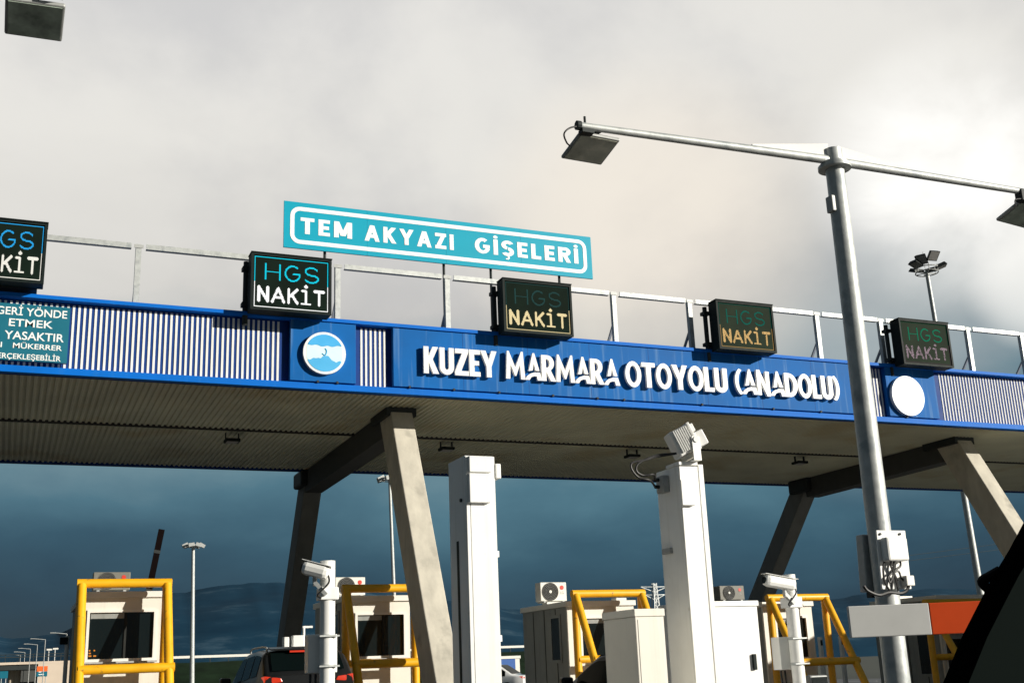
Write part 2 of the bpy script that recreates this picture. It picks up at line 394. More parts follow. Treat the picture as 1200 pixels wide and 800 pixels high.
# fascia sections
def slats(pa, pb, pitch=.10, hw=.0215):
    s = MB(); xa, xb = fx(pa), fx(pb); n = int((xb-xa)/pitch)
    for i in range(n):
        x = xa+(i+.5)*pitch+.006*math.sin(i*2.3)*0
        s.box(x-hw, x+hw, Y0+.008, Y0+.0185, zl0+.01, zl1-.035)
    s.build('slat_panel', M['slat'], canopy)
def xfix(px): return fx(px)
slats(-330, 334); slats(421, 456); slats(1019, 1031); slats(1096, 1500, hw=.0165)
def panel(pa, pb, name, m):
    return MB().box(fx(pa, 430, Y0-.12), fx(pb, 430, Y0-.12), Y0-.12, Y0+.018, zl0+.035, zl1+.035).build(name, m, canopy, bevel=.006)
ep1 = panel(340, 417, 'emblem_panel', M['blue_panel'])
ep2 = panel(1036, 1093, 'emblem_panel', M['blue_panel'])
np_ = panel(461, 1003, 'name_panel', M['blue_panel'])
for k in range(1, 8):
    x = fx(461)+(fx(1003)-fx(461))*k/8; MB().box(x-.004, x+.004, Y0-.1215, Y0-.119, zl0+.04, zl1).build('panel_joint', M['blue_dark'], np_)
for px in (372, 395, 480, 532, 585, 648, 700, 731, 822, 905, 960, 1060):
    p = P(px, 470, Y0-.13); MB().box(p.x-.02, p.x+.02, Y0-.17, Y0-.131, zl0+.002, zl0+.05).build('panel_clip', M['dsteel'], canopy)
# raised lettering, art deco capitals
def arc(cx, cy, rx, ry, a0, a1, n=14): return [(cx+rx*math.cos(rad(a0+(a1-a0)*i/n)), cy+ry*math.sin(rad(a0+(a1-a0)*i/n))) for i in range(n+1)]
GL = {
 'K': ([[(0, 0), (.2, 0), (.2, .42), (.37, 0), (.60, 0), (.36, .53), (.58, 1), (.36, 1), (.2, .64), (.2, 1), (0, 1)]], .60),
 'U': ([[(0, 1), (0, .3)]+arc(.285, .29, .285, .30, 180, 360)+[(.57, .3), (.57, 1), (.37, 1), (.37, .3)]+arc(.285, .29, .085, .11, 360, 180)+[(.2, 1)]], .57),
 'Z': ([[(0, 0), (.55, 0), (.55, .17), (.25, .17), (.55, .87), (.55, 1), (.02, 1), (.02, .83), (.29, .83), (0, .14)]], .55),
 'E': ([[(0, 0), (.44, 0), (.44, .17), (.2, .17), (.2, .42), (.39, .42), (.39, .58), (.2, .58), (.2, .83), (.44, .83), (.44, 1), (0, 1)]], .44),
 'Y': ([[(.22, 0), (.42, 0), (.42, .40), (.65, 1), (.43, 1), (.32, .64), (.20, 1), (-.02, 1), (.22, .40)]], .64),
 'M': ([[(0, 0), (.18, 0), (.21, .56), (.39, .12), (.44, .12), (.62, .56), (.65, 0), (.83, 0), (.76, 1.06), (.68, 1.06), (.415, .44), (.15, 1.06), (.07, 1.06)]], .83),
 'A': ([[(.13, .345), (.32, 1.04), (.40, 1.04), (.60, .365), (.425, .375), (.36, .66), (.30, .37)],
        [(-.03, 0), (.06, .15), (.20, .245), (.38, .30), (.62, .305), (.71, 0), (.505, 0), (.475, .15), (.36, .16), (.23, .11), (.15, 0)]], .74),
 'R': ([[(0, 0), (.2, 0), (.2, .36), (.39, 0), (.62, 0), (.41, .40)]+arc(.27, .70, .29, .30, -60, 90, 10)+[(0, 1)], [(.2, .52), (.2, .85)]+arc(.24, .685, .12, .165, 90, -90, 10)], .60),
 'O': ([arc(.33, .5, .33, .52, 0, 360, 32)[:-1], arc(.33, .5, .16, .34, 0, 360, 28)[:-1]], .66),
 'T': ([[(.18, 0), (.38, 0), (.38, .83), (.56, .83), (.56, 1), (0, 1), (0, .83), (.18, .83)]], .56),
 'L': ([[(0, 0), (.42, 0), (.42, .17), (.2, .17), (.2, 1), (0, 1)]], .42),
 'N': ([[(0, 0), (.18, 0), (.18, .58), (.44, -.04), (.60, -.04), (.60, 1), (.42, 1), (.42, .42), (.16, 1.05), (0, 1.05)]], .60),
 'D': ([[(0, 0)]+arc(.22, .5, .40, .5, -90, 90, 14)+[(0, 1)], [(.2, .17)]+arc(.23, .5, .19, .33, -90, 90, 12)+[(.2, .83)]], .62),
 '(': ([arc(.42, .5, .42, .62, 120, 240, 12)+arc(.52, .5, .36, .56, 240, 120, 12)], .30),
 ')': ([arc(-.12, .5, .42, .62, 60, -60, 12)+arc(-.22, .5, .36, .56, -60, 60, 12)], .30),
}
LY = Y0-.20
zb, zt = P(545, 440.5, LY).z, P(545, 409.5, LY).z
cache = {}
for word, pa, pb in (('KUZEY', 496, 582.5), ('MARMARA', 592, 724.5), ('OTOYOLU', 731.5, 851), ('(ANADOLU)', 859, 980.5)):
    xa, xb = fx(pa, 430, LY), fx(pb, 430, LY)
    wid = [GL[c][1]+(.035 if c not in 'A' else -.04) for c in word]; tot = sum(wid)
    x = xa; k = (xb-xa)/tot
    for c, w in zip(word, wid):
        if c not in cache: cache[c] = curve_mesh(GL[c][0], .5)
        v, f = cache[c]
        mb = MB(); mb.add([(x+p.x*k, LY-.035-p.z*.07+.035, zb+p.y*(zt-zb)) for p in v], f); mb.build('letter', M['letter'], np_)
        x += w*k
# emblem
def disc(cx, cz, y0, y1, r, n=48, a0=0, a1=360): return [(cx+r*math.cos(rad(a0+(a1-a0)*i/n)), cz+r*math.sin(rad(a0+(a1-a0)*i/n))) for i in range(n)]
def poly_prism(pts, y0, y1):
    mb = MB(); mb.hexa([Vector((x, y0, z)) for x, z in pts], [Vector((x, y1, z)) for x, z in pts]); return mb
for (pc, py, rr, full, par) in ((380.5, 413.5, 25.0, True, ep1), (1064.5, 463.5, 18.6, False, ep2)):
    c = P(pc, py, Y0-.22); ra = (P(pc+rr, py, Y0-.22).x-P(pc-rr, py, Y0-.22).x)/2
    poly_prism(disc(c.x, c.z, 0, 0, ra), Y0-.22, Y0-.121).build('emblem_disc', M['letter'], par, smooth=True)
    if full:
        ri = ra*.885; y = Y0-.2205
        def circ(z): return math.sqrt(max(0, 1-z*z))
        def chord(fn_top, fn_bot, n=36):                # region of the disc between two height functions, as a strip
            up, dn = [], []
            for i in range(n+1):
                u = -1+2*i/n; h = circ(u); t = min(h, fn_top(u)); bt = max(-h, fn_bot(u))
                if t-bt > .004: up.append((c.x+u*ri, c.z+t*ri)); dn.append((c.x+u*ri, c.z+bt*ri))
            return up+dn[::-1]
        def hill(u): return -.36+.22*math.exp(-(u/.30)**2)+.05*math.sin(u*9)-.10*max(0, u)-.02*math.sin(u*23)
        def cloud(u): return .42-.06*(1-abs(u))+.03*math.sin(u*11)
        poly_prism(chord(lambda u: 1, cloud), y-.006, y).build('emblem_sky', M['emb_top'], par)
        poly_prism(chord(lambda u: cloud(u)-.02, lambda u: hill(u)+.02), y-.003, y).build('emblem_haze', M['emb_mid'], par)
        poly_prism(chord(hill, lambda u: -1), y-.006, y).build('emblem_hill', M['emb_low'], par)
        sm = MB(); sm.tube([(c.x+u*ri, y-.006, c.z+w*ri) for u, w in spline([Vector((.02, .24, 0)), Vector((.09, .14, 0)), Vector((.08, -.02, 0)), Vector((0, -.12, 0)), Vector((-.12, -.06, 0))], 6) for u, w in [(u, w)]] if False else
                 [(c.x+q.x*ri, y-.006, c.z+q.y*ri) for q in spline([Vector((.02, .24, 0)), Vector((.09, .14, 0)), Vector((.08, -.02, 0)), Vector((0, -.12, 0)), Vector((-.14, -.04, 0))], 6)], .012, 6)
        sm.build('emblem_curl', M['emb_low'], par)
# legs and cross beams
def frame_pair(ft, fb, rt, rb):
    """pixel marks: front top, front base, rear top, rear base"""
    X = P(*ft, 24.0).x
    f1 = Vector((X, 24.12, ZS)); d = PX(*fb, X); k = (0-f1.z)/(d.z-f1.z); f0 = f1+(d-f1)*k
    r1 = PX(*rt, X); d = PX(*rb, X); k = (-r1.z)/(d.z-r1.z); r0 = r1+(d-r1)*k
    k = (ZS-.1-r1.z)/(r0.z-r1.z); r1 = r1+(r0-r1)*k
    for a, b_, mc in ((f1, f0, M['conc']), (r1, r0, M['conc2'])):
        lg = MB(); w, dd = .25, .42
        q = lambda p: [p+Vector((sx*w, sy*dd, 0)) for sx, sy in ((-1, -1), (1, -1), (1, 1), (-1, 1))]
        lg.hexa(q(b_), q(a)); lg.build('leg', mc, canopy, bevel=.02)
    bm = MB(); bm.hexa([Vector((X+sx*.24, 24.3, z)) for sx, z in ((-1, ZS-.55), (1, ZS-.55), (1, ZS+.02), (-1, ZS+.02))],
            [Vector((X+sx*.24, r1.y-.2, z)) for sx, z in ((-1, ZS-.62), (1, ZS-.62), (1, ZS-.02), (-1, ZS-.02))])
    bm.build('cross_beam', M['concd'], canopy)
    MB().box(X-.34, X+.34, 23.66, 24.9, ZS-.16, ZS+.03).build('collar', M['dsteel'], canopy)
    MB().box(X-.42, X+.42, r1.y-.5, r1.y+.5, ZS-.45, ZS-.02).build('collar', M['dsteel'], canopy, bevel=.06)
    return X, f1, f0, r1, r0
frame_pair((465, 487), (513, 775), (364, 567), (338, 752))
frame_pair((1120, 522), (1180, 620), (940, 580), (905, 668))

# ------------------------------------------------------------------ soffit lamps
for px, py, lab in ((272, 518, 'small dark lamp hanging under the roof seam left of the first front leg'), (523, 528, 'small dark lamp under the roof seam just right of the first front leg'),
                    (741, 541, 'small dark lamp under the roof seam beside the hanging cable loop'), (937, 544, 'small dark lamp under the roof seam left of the tall light pole')):
    p = P(px, py-4, YM+.25); x = p.x
    l = thing('soffit_lamp', (x, YM+.25, ZS-.03), lab, 'lamp', 'lamps under the canopy roof')
    MB().box(x-.17, x+.17, YM+.08, YM+.42, ZS-.24, ZS-.17).build('housing', M['black'], l, bevel=.01)
    MB().box(x-.13, x+.13, YM+.12, YM+.38, ZS-.246, ZS-.2405).build('lens', M['greyp'], l)
    for sx in (-.15, .15): MB().box(x+sx-.012, x+sx+.012, YM+.22, YM+.28, ZS-.169, ZS-.02).build('hanger', M['black'], l)

# ------------------------------------------------------------------ roof railing
YR = 22.75
rail = thing('roof_railing', (fx(163), YR, ZT), 'galvanised angle-bar railing with braced posts along the roof edge of the toll canopy', 'railing')
posts = [(-90, 262), (163, 283), (396, 309), (524, 322), (719, 344), (808, 354), (957, 369), (1032, 378), (1134, 386), (1197, 393), (1330, 404)]
ZR = P(524, 324, YR).z
for px, py in posts:
    x = P(px, py, YR).x
    pb = MB(); pb.box(x-.055, x+.055, YR-.008, YR+.008, ZT-.05, ZR+.03); pb.box(x-.055, x-.040, YR+.009, YR+.10, ZT-.05, ZR+.03)
    po = pb.build('post', M['galv'], rail)
    bb = MB(); bb.beam((x-.02, YR+.10, ZT+.5), (x-.02, YR+.55, ZT-.02), .05, .05); bb.build('brace', M['galvd'], po)
    for dz in (-.02,): MB().box(x-.09, x+.09, YR-.022, YR-.009, ZR-.05, ZR+.02).build('clip', M['galvd'], po)
for (pa, ya), (pb, yb) in zip(posts, posts[1:]):
    xa, xb = P(pa, ya, YR).x+.14, P(pb, yb, YR).x-.14
    rb = MB(); rb.box(xa, xb, YR-.05, YR-.025, ZR-.075, ZR+.03); rb.box(xa, xb, YR-.024, YR+.06, ZR-.075, ZR-.06)
    rb.build('rail', M['galv'], rail)

# ------------------------------------------------------------------ turquoise place-name board
YT = 23.0
c0, c1 = P(333, 235, YT), P(692, 278.5, YT); zb_ = P(513, 308, YT).z; zt_ = P(513, 256.5, YT).z
tx0, tx1 = c0.x, c1.x
board = thing('direction_sign', ((tx0+tx1)/2, YT, zb_), 'long turquoise board with white border reading TEM AKYAZI GİŞELERİ above the roof railing', 'sign')
bd = MB()
nb = 4
for k in range(nb):
    a = tx0+(tx1-tx0)*k/nb; bd.box(a+.002, tx0+(tx1-tx0)*(k+1)/nb-.002, YT, YT+.04, zb_, zt_)
bd.build('board', M['teal'], board)
MB().box(tx0+.05, tx1-.05, YT+.045, YT+.09, zb_+.15, zb_+.22).box(tx0+.05, tx1-.05, YT+.045, YT+.09, zt_-.22, zt_-.15).build('stiffener', M['galvd'], board)
def rrect(x0, x1, z0, z1, r):
    o = []
    for cx, cz, a in ((x1-r, z1-r, 0), (x0+r, z1-r, 90), (x0+r, z0+r, 180), (x1-r, z0+r, 270)): o += arc(cx, cz, r, r, a, a+90, 6)
    return o
hh = zt_-zb_; i0 = hh*.10; wl = hh*.085
v, f = curve_mesh([rrect(tx0+i0*1.3, tx1-i0*1.3, zb_+i0, zt_-i0, hh*.2), rrect(tx0+i0*1.3+wl, tx1-i0*1.3-wl, zb_+i0+wl, zt_-i0-wl, hh*.2-wl)], .5)
bo = MB(); bo.add([(p.x, YT-.004-p.z*.004, p.y) for p in v], f); bo.build('border', M['signw'], board)
SW = .21
SF = {'T': (.60, [('h', 0, .60, 1), ('v', .30)]), 'E': (.50, [('v', SW/2), ('h', 0, .50, 1), ('h', 0, .46, .5), ('h', 0, .50, 0)]),
 'M': (.80, [('v', SW/2), ('v', .80-SW/2), ('d', SW*.55, 1, .40, .12), ('d', .40, .12, .80-SW*.55, 1)]), 'A': (.76, [('d', SW*.55, 0, .38, 1), ('d', .76-SW*.55, 0, .38, 1), ('h', .2, .56, .32)]),
 'K': (.64, [('v', SW/2), ('d', .12, .40, .52, 1), ('d', .25, .55, .54, 0)]), 'Y': (.70, [('d', .10, 1, .35, .42), ('d', .60, 1, .35, .42), ('p', .35, 0, .46)]),
 'Z': (.58, [('h', 0, .58, 1), ('h', 0, .58, 0), ('d', .12, .06, .46, .94)]), 'I': (SW, [('v', SW/2)]), 'İ': (SW, [('v', SW/2), ('o', SW/2, 1.16)]),
 'L': (.48, [('v', SW/2), ('h', 0, .48, 0)]), 'R': (.62, [('v', SW/2), ('a', .34, .72, .19, .19, -90, 90), ('h', .1, .35, 1), ('h', .1, .35, .53), ('d', .32, .48, .52, 0)]),
 'G': (.70, [('a', .36, .5, .27, .41, 52, 340), ('h', .38, .70, .47)]), 'S': (.58, [('a', .29, .715, .20, .195, 25, 265), ('a', .29, .285, .20, .195, 85, -155)]),
 'Ş': (.58, [('a', .29, .715, .20, .195, 25, 265), ('a', .29, .285, .20, .195, 85, -155), ('c', .29)])}
def stroke_word(mb, word, x0, x1, z0, z1, Y):
    tot = sum(SF[c][0] for c in word)+.18*(len(word)-1); k = (x1-x0)/tot; h = z1-z0; cx = x0; q = 0
    def prism(pts):
        nonlocal q
        y = Y-.004-.0004*q; q = (q+1) % 9
        mb.hexa([Vector((cx+u*k, y, z0+w_*h)) for u, w_ in pts], [Vector((cx+u*k, Y, z0+w_*h)) for u, w_ in pts])
    for c in word:
        w, st = SF[c]
        for s_ in st:
            if s_[0] == 'h':
                zc = min(max(s_[3], SW/2), 1-SW/2); prism([(s_[1], zc-SW/2), (s_[2], zc-SW/2), (s_[2], zc+SW/2), (s_[1], zc+SW/2)])
            elif s_[0] == 'v': prism([(s_[1]-SW/2, 0), (s_[1]+SW/2, 0), (s_[1]+SW/2, 1), (s_[1]-SW/2, 1)])
            elif s_[0] == 'p': prism([(s_[1]-SW/2, s_[2]), (s_[1]+SW/2, s_[2]), (s_[1]+SW/2, s_[3]), (s_[1]-SW/2, s_[3])])
            elif s_[0] == 'd':
                _, a_, za, b_, zb_2 = s_; g_ = SW/2*math.hypot(b_-a_, zb_2-za)/abs(zb_2-za); prism([(a_-g_, za), (a_+g_, za), (b_+g_, zb_2), (b_-g_, zb_2)])
            elif s_[0] == 'o': prism(arc(s_[1], s_[2], .105, .105, 0, 337, 14))
            elif s_[0] == 'c': prism([(s_[1]-.02, 0), (s_[1]+.07, 0), (s_[1]+.09, -.14), (s_[1]+.02, -.24), (s_[1]-.10, -.24), (s_[1]-.10, -.16), (s_[1], -.14)])
            elif s_[0] == 'a':
                _, ax_, az_, rx, rz, a0, a1 = s_
                prism(arc(ax_, az_, rx+SW/2, rz+SW/2, a0, a1, 12)+arc(ax_, az_, rx-SW/2, rz-SW/2, a1, a0, 12))
        cx += (w+.18)*k
for word, pa, pb in (('TEM', 352, 412.5), ('AKYAZI', 427, 531.5), ('GİŞELERİ', 556, 676.5)):
    tw = MB(); stroke_word(tw, word, P(pa, 270, YT).x, P(pb, 285, YT).x, zb_+hh*.325, zb_+hh*.675, YT-.001)
    tw.build('lettering', M['signw'], board)
for px in (382, 522, 577, 657):
    x = P(px, 310, YT).x; MB().cyl((x, YT+.115, ZT-.05), (x, YT+.115, zt_-.1), .032, n=8).build('stand_post', M['dsteel'], board, smooth=True)

# ------------------------------------------------------------------ teal notice board on the fascia
YN = Y0-.17
x1 = P(80, 400, YN).x; x0 = x1-3.2; z1, z0 = P(60, 359, YN).z, P(60, 424.5, YN).z
nb_ = thing('notice_board', (x0+1.6, YN, z0), 'dark teal notice board with white warning text on the slats at far left', 'notice board')
MB().box(x0, x1, YN, YN+.1, z0, z1).build('board', M['teald'], nb_)
tw = MB(); hb = z1-z0
for body, pa, pb, a, b_ in (('GERİ YÖNDE', -7, 77, .80, .935), ('BU GİŞEDE', -110, -16, .80, .935), ('ETMEK', 9, 61, .60, .73), ('HAREKET', -85, -4, .60, .73), ('YASAKTIR', 5, 75, .37, .51), ('KESİNLİKLE', -100, -4, .37, .51),
                           ('MÜKERRER', 16, 73.5, .215, .305), ('AKSİ HALDE CEZALI', -115, 3, .215, .305), ('GERÇEKLEŞEBİLİR', -8.5, 73, .025, .115), ('GEÇİŞLER', -80, -18, .025, .115)):
    tw = MB(); place_text(tw, body, P(pa, 395, YN).x, P(pb, 395, YN).x, z0+hb*a, z0+hb*b_, YN-.001, bold=.012, thick=.005)
    tw.build('lettering', M['signw'], nb_)

# ------------------------------------------------------------------ lane displays
def seg_d(px, py, a, b):
    ax, ay = a; bx, by = b; dx, dy = bx-ax, by-ay; q = dx*dx+dy*dy
    t = 0 if q == 0 else max(0, min(1, ((px-ax)*dx+(py-ay)*dy)/q))
    return math.hypot(px-ax-t*dx, py-ay-t*dy)
ST = {
 'H': [[(0, 0), (0, 1)], [(1, 0), (1, 1)], [(0, .5), (1, .5)]],
 'G': [arc(.52, .5, .52, .5, 50, 345, 20)+[(1.0, .46), (.58, .46)]],
 'S': [arc(.5, .745, .46, .255, 28, 262, 14)+arc(.5, .25, .5, .25, 82, -155, 14)],
 'N': [[(0, 0), (0, 1), (1, 0), (1, 1)]], 'A': [[(0, 0), (.5, 1), (1, 0)], [(.2, .34), (.8, .34)]],
 'K': [[(0, 0), (0, 1)], [(.95, 1), (.05, .44)], [(.35, .6), (1, 0)]],
 'I': [[(0, 0), (1, 0)], [(.5, 0), (.5, .95)], [(.08, .95), (.5, .95)]], 'T': [[(.5, 0), (.5, 1)], [(0, 1), (1, 1)]],
}
GW, GH = 96, 66
def raster(items, dots=()):
    on = [[False]*GW for _ in range(GH)]
    for ch, x0, x1, z0, z1, w in items:
        polys = [[(x0+(x1-x0)*u, z0+(z1-z0)*v) for u, v in s] for s in ST[ch]]
        for j in range(GH):
            for i in range(GW):
                cx, cy = i+.5, j+.5
                if on[j][i] or cx < x0-w or cx > x1+w or cy < z0-w or cy > z1+w: continue
                for s in polys:
                    if any(seg_d(cx, cy, a, b) < w/2 for a, b in zip(s, s[1:])): on[j][i] = True; break
    for (x, y, r) in dots:
        for j in range(GH):
            for i in range(GW):
                if math.hypot(i+.5-x, j+.5-y) < r: on[j][i] = True
    runs = []
    for j in range(GH):
        i = 0
        while i < GW:
            if on[j][i]:
                k = i
                while k < GW and on[j][k]: k += 1
                runs.append((i, k, j)); i = k
            else: i += 1
    return runs
R_HGS = raster([('H', 15, 33, 37, 56, 2.0), ('G', 40, 58, 37, 56, 2.0), ('S', 65, 82, 37, 56, 2.0)])
R_NAK = raster([('N', 7, 18, 9, 26, 3.5), ('A', 24, 38.5, 9, 26, 3.3), ('K', 44.5, 55.5, 9, 26, 3.4), ('I', 61, 72, 9, 26, 3.0), ('T', 77.5, 89.5, 9, 26, 3.2)], [(66.5, 31.3, 2.3)])
def display(pts, lab, c_h, s_h, c_n, s_n, face, edge=1.0, worn=0.0):
    """pts: front face pixel corners left-top, right-top, left-bottom, right-bottom"""
    YF = 21.95
    q = [P(*p, YF) for p in pts]
    x0 = (q[0].x+q[2].x)/2; x1 = (q[1].x+q[3].x)/2; z1 = (q[0].z+q[1].z)/2; z0 = (q[2].z+q[3].z)/2
    t = thing('lane_display', ((x0+x1)/2, YF+.2, z0), lab, 'lane display', 'lane displays along the canopy edge')
    MB().box(x0, x1, YF, YF+.32, z0, z1).build('housing', M['black'], t, bevel=.012)
    fr = MB(); w = .045                              # projecting rim
    fr.box(x0-.004, x0+w, YF-.03, YF-.001, z0, z1); fr.box(x1-w, x1+.004, YF-.03, YF-.001, z0, z1); fr.box(x0+w+.001, x1-w-.001, YF-.03, YF-.001, z1-w, z1); fr.box(x0+w+.001, x1-w-.001, YF-.03, YF-.001, z0, z0+w)
    fr.build('rim', M['black'], t)
    a0, a1, b0, b1 = x0+w+.004, x1-w-.004, z0+w+.004, z1-w-.004
    MB().box(a0, a1, YF-.006, YF-.0015, b0, b1).build('face', face, t)
    cw, ch_ = (a1-a0)/GW, (b1-b0)/GH
    def lit(runs, name, m, drop=0.0):
        mb = MB()
        for i, k, j in runs:
            cells = [(i, k)]
            if drop:
                cells = [(c, c+1) for c in range(i, k) if random.random() > drop]
            for (u, v_) in cells:
                mb.add([(a0+cw*(u+.04), YF-.009, b0+ch_*(j+.06)), (a0+cw*(v_-.04), YF-.009, b0+ch_*(j+.06)), (a0+cw*(v_-.04), YF-.009, b0+ch_*(j+.94)), (a0+cw*(u+.04), YF-.009, b0+ch_*(j+.94))], [(0, 1, 2, 3)])
        mb.build(name, m, t)
    mh = emis('display_cyan', c_h, s_h); mn = emis('display_white', c_n, s_n)
    lit(R_HGS, 'upper_word', mh); lit(R_NAK, 'lower_word', mn, worn)
    if edge:
        up = [(1, GW-1, GH-2)]+[(1, 2, j) for j in range(33, GH-2)]+[(GW-2, GW-1, j) for j in range(33, GH-2)]
        lo = [(1, GW-1, 1)]+[(1, 2, j) for j in range(2, 33)]+[(GW-2, GW-1, j) for j in range(2, 33)]
        lit(up, 'upper_border', emis('display_border_upper', c_h, s_h*edge)); lit(lo, 'lower_border', emis('display_border_lower', c_n, s_n*edge))
    # mounting mast and brackets behind the left side
    MB().cyl((x0-.02, YF+.45, z0-.2), (x0-.02, YF+.45, z1-.05), .055, n=12).build('mast', M['dsteel'], t, smooth=True)
    mb = MB()
    for zz in (z0+.18, z1-.25): mb.box(x0-.10, x0+.08, YF+.36, YF+.54, zz, zz+.08); mb.box(x0+.081, x0+.25, YF+.321, YF+.42, zz+.01, zz+.07)
    mb.build('bracket', M['dsteel'], t)
    MB().box(x0+.1, x1-.1, YF+.325, YF+.7, ZT+.035, ZT+.075).build('shelf', M['dsteel'], t)
    MB().box(x0-.012, x1+.012, YF-.05, YF+.3, z1+.001, z1+.02).build('visor', M['black'], t)
display([(-40, 252), (54, 263), (-40, 325), (53, 334)], 'lane display with bright blue HGS over white NAKİT, cut off by the left edge', (.03, .42, .88), 1.0, (1, .97, .86), 1.0, M['ledface'])
display([(294, 296), (389, 305), (294, 362), (387, 370)], 'lane display with bright cyan HGS over pure white NAKİT, above the round blue emblem', (.01, .66, .84), 1.1, (1, 1, .98), 1.25, M['ledface'])
display([(589, 326), (670, 335), (590, 388), (670, 395)], 'lane display with nearly unlit dark HGS over warm yellow NAKİT, below the turquoise board', (.030, .085, .080), .8, (1, .82, .45), .95, M['ledface'], .8)
display([(840, 351), (907, 359), (841, 408), (907, 414)], 'lane display with dull green HGS over sandy NAKİT, left of the tall light pole', (.012, .16, .12), .8, (.85, .55, .22), .9, M['ledface2'], .45, .06)
display([(1055, 373), (1113, 380), (1056, 426), (1114, 431)], 'lane display with green HGS over patchy pinkish NAKİT, above the plain white disc', (.012, .24, .13), .85, (.42, .31, .36), .85, M['ledface2'], .12, .22)

# ------------------------------------------------------------------ tall light pole with two arms
def floodlight(parent, a, b, c, d, glass, bracket_to):
    """a,b near edge (left,right), c,d far edge (right,left): glass corners in world space"""
    a, b, c, d = (Vector(p) for p in (a, b, c, d))
    n = nrm((b-a).cross(d-a)); n = n if n.z > 0 else -n
    ctr = (a+b+c+d)/4
    def inset(k, lift): return [ctr+(p-ctr)*k+n*lift for p in (a, b, c, d)]
    fl = MB().hexa(inset(1.0, .0), inset(1.0, .035)).build('floodlight', M['galvd'], parent, bevel=.012)
    MB().hexa(inset(.90, -.006), inset(.90, -.0015)).build('glass', glass, fl)
    MB().hexa(inset(.55, .036), inset(.42, .085)).build('heat_sink', M['galvd'], fl)
    mid = (a+b)/2+n*.05
    MB().beam(mid, bracket_to, .05, .02).build('bracket', M['dsteel'], fl)
    return fl
YP = 8.6
pb_, pt_ = P(1030, 620, YP), P(975.5, 176, YP)
PXc = (pb_.x+pt_.x)/2
ptop = Vector((PXc+(pt_.x-pb_.x)*.5, YP, pt_.z))
slope = (pt_.x-pb_.x)/(pt_.z-pb_.z)
pbase = Vector((ptop.x-slope*ptop.z, YP, 0))
lp = thing('light_pole', pbase, 'tall galvanised light pole with two long arms and square floodlights', 'light pole')
MB().cyl(pbase, ptop, .117, .092, n=40).build('pole', M['galv'], lp, smooth=True)
at = lambda z: pbase+(ptop-pbase)*(z/ptop.z)
zc = P(978, 195, YP).z
MB().cyl(at(zc-.035), at(zc+.0), .165, n=32).cyl(at(zc+.001), at(zc+.03), .14, n=32).build('collar', M['galv'], lp, smooth=True)
MB().cyl((pbase.x, YP, 0), (pbase.x, YP, .03), .25, n=24).build('base_plate', M['galvd'], lp, smooth=True)
ha = at(P(968, 238, YP).z); MB().box(ha.x-.125, ha.x-.05, YP-.05, YP+.05, ha.z-.09, ha.z+.08).build('hatch', M['galvd'], lp, bevel=.01)
arml = P(680, 147.5, YP); armr = P(1207, 226, YP)
al0 = Vector((ptop.x-.06, YP, P(962, 186, YP).z)); ar0 = Vector((ptop.x+.06, YP, P(990, 191, YP).z))
armr = ar0+(armr-ar0)*1.08
for a0, a1 in ((al0, arml), (ar0, armr)):
    MB().cyl(a0, a1, .046, .034, n=20).build('arm', M['galv'], lp, smooth=True)
    d = a1-a0; g_ = MB(); h0 = a0+Vector((0, 0, .175)); e1 = a0+d*.33+Vector((0, 0, .05))
    g_.hexa([h0+Vector((0, -.012, 0)), a0+Vector((0, -.012, .04)), e1+Vector((0, -.012, -.02)), e1+Vector((0, -.012, .004))],
            [h0+Vector((0, .012, 0)), a0+Vector((0, .012, .04)), e1+Vector((0, .012, -.02)), e1+Vector((0, .012, .004))])
    g_.build('gusset', M['slat'], lp)
dl = nrm(arml-al0); cp = MB(); cp.cyl(arml, arml+dl*.04, .045, n=12); cp.cyl(arml+Vector((.05, 0, -.05)), arml+Vector((.05, 0, .10)), .012, n=8); cp.box(arml.x+.0, arml.x+.12, YP-.045, YP+.045, arml.z-.075, arml.z-.035)
cp.build('clamp', M['dsteel'], lp)
fl = floodlight(lp, P(680, 156, YP+.02), P(727, 165, YP+.02), P(704.5, 194, YP+.42), P(657.5, 186, YP+.42), M['lampglass2'], arml+Vector((.08, 0, -.03)))
MB().tube(spline([arml+Vector((0, -.02, -.01)), P(668, 150, YP-.02), P(661, 157, YP), P(664, 167, YP+.1), P(668, 171, YP+.16)], 8), .008, 6).build('cable', M['cable'], fl, smooth=True)
cpr = P(1196, 229, YP); MB().box(cpr.x-.03, cpr.x+.09, YP-.05, YP+.05, cpr.z-.07, cpr.z+.06).build('clamp', M['dsteel'], lp)
fr_ = floodlight(lp, P(1196, 236, YP+.02), P(1246, 246, YP+.02), P(1216, 272, YP+.42), P(1167.5, 259, YP+.42), M['lampglass'], cpr+Vector((.05, 0, -.02)))
MB().tube(spline([P(1197, 233, YP-.03), P(1190, 234, YP-.03), P(1190, 242, YP)], 8), .008, 6).build('cable', M['cable'], fr_, smooth=True)

# second light pole out of frame to the left; only a floodlight shows top left
YQ = 7.4
q0 = P(76, -2, YQ)
lq = thing('light_pole', (q0.x-3.3, YQ, 0), 'light pole beyond the left edge, only its dark floodlight showing top left', 'light pole')
MB().cyl((q0.x-3.3, YQ, 0), (q0.x-3.3, YQ, q0.z+.25), .128, .10, n=32).build('pole', M['galv'], lq, smooth=True)
MB().cyl((q0.x-3.3, YQ, q0.z+.13), (q0.x+.02, YQ, q0.z+.12), .045, .034, n=20).build('arm', M['galv'], lq, smooth=True)
MB().box(q0.x-.09, q0.x-.01, YQ-.05, YQ+.05, q0.z+.01, q0.z+.07).build('clamp', M['dsteel'], lq)
floodlight(lq, P(6, -2, YQ+.05), P(77, 8, YQ+.05), P(72.5, 50, YQ+.36), P(5, 40.5, YQ+.36), M['lampglass'], (q0.x-.05, YQ, q0.z+.08))

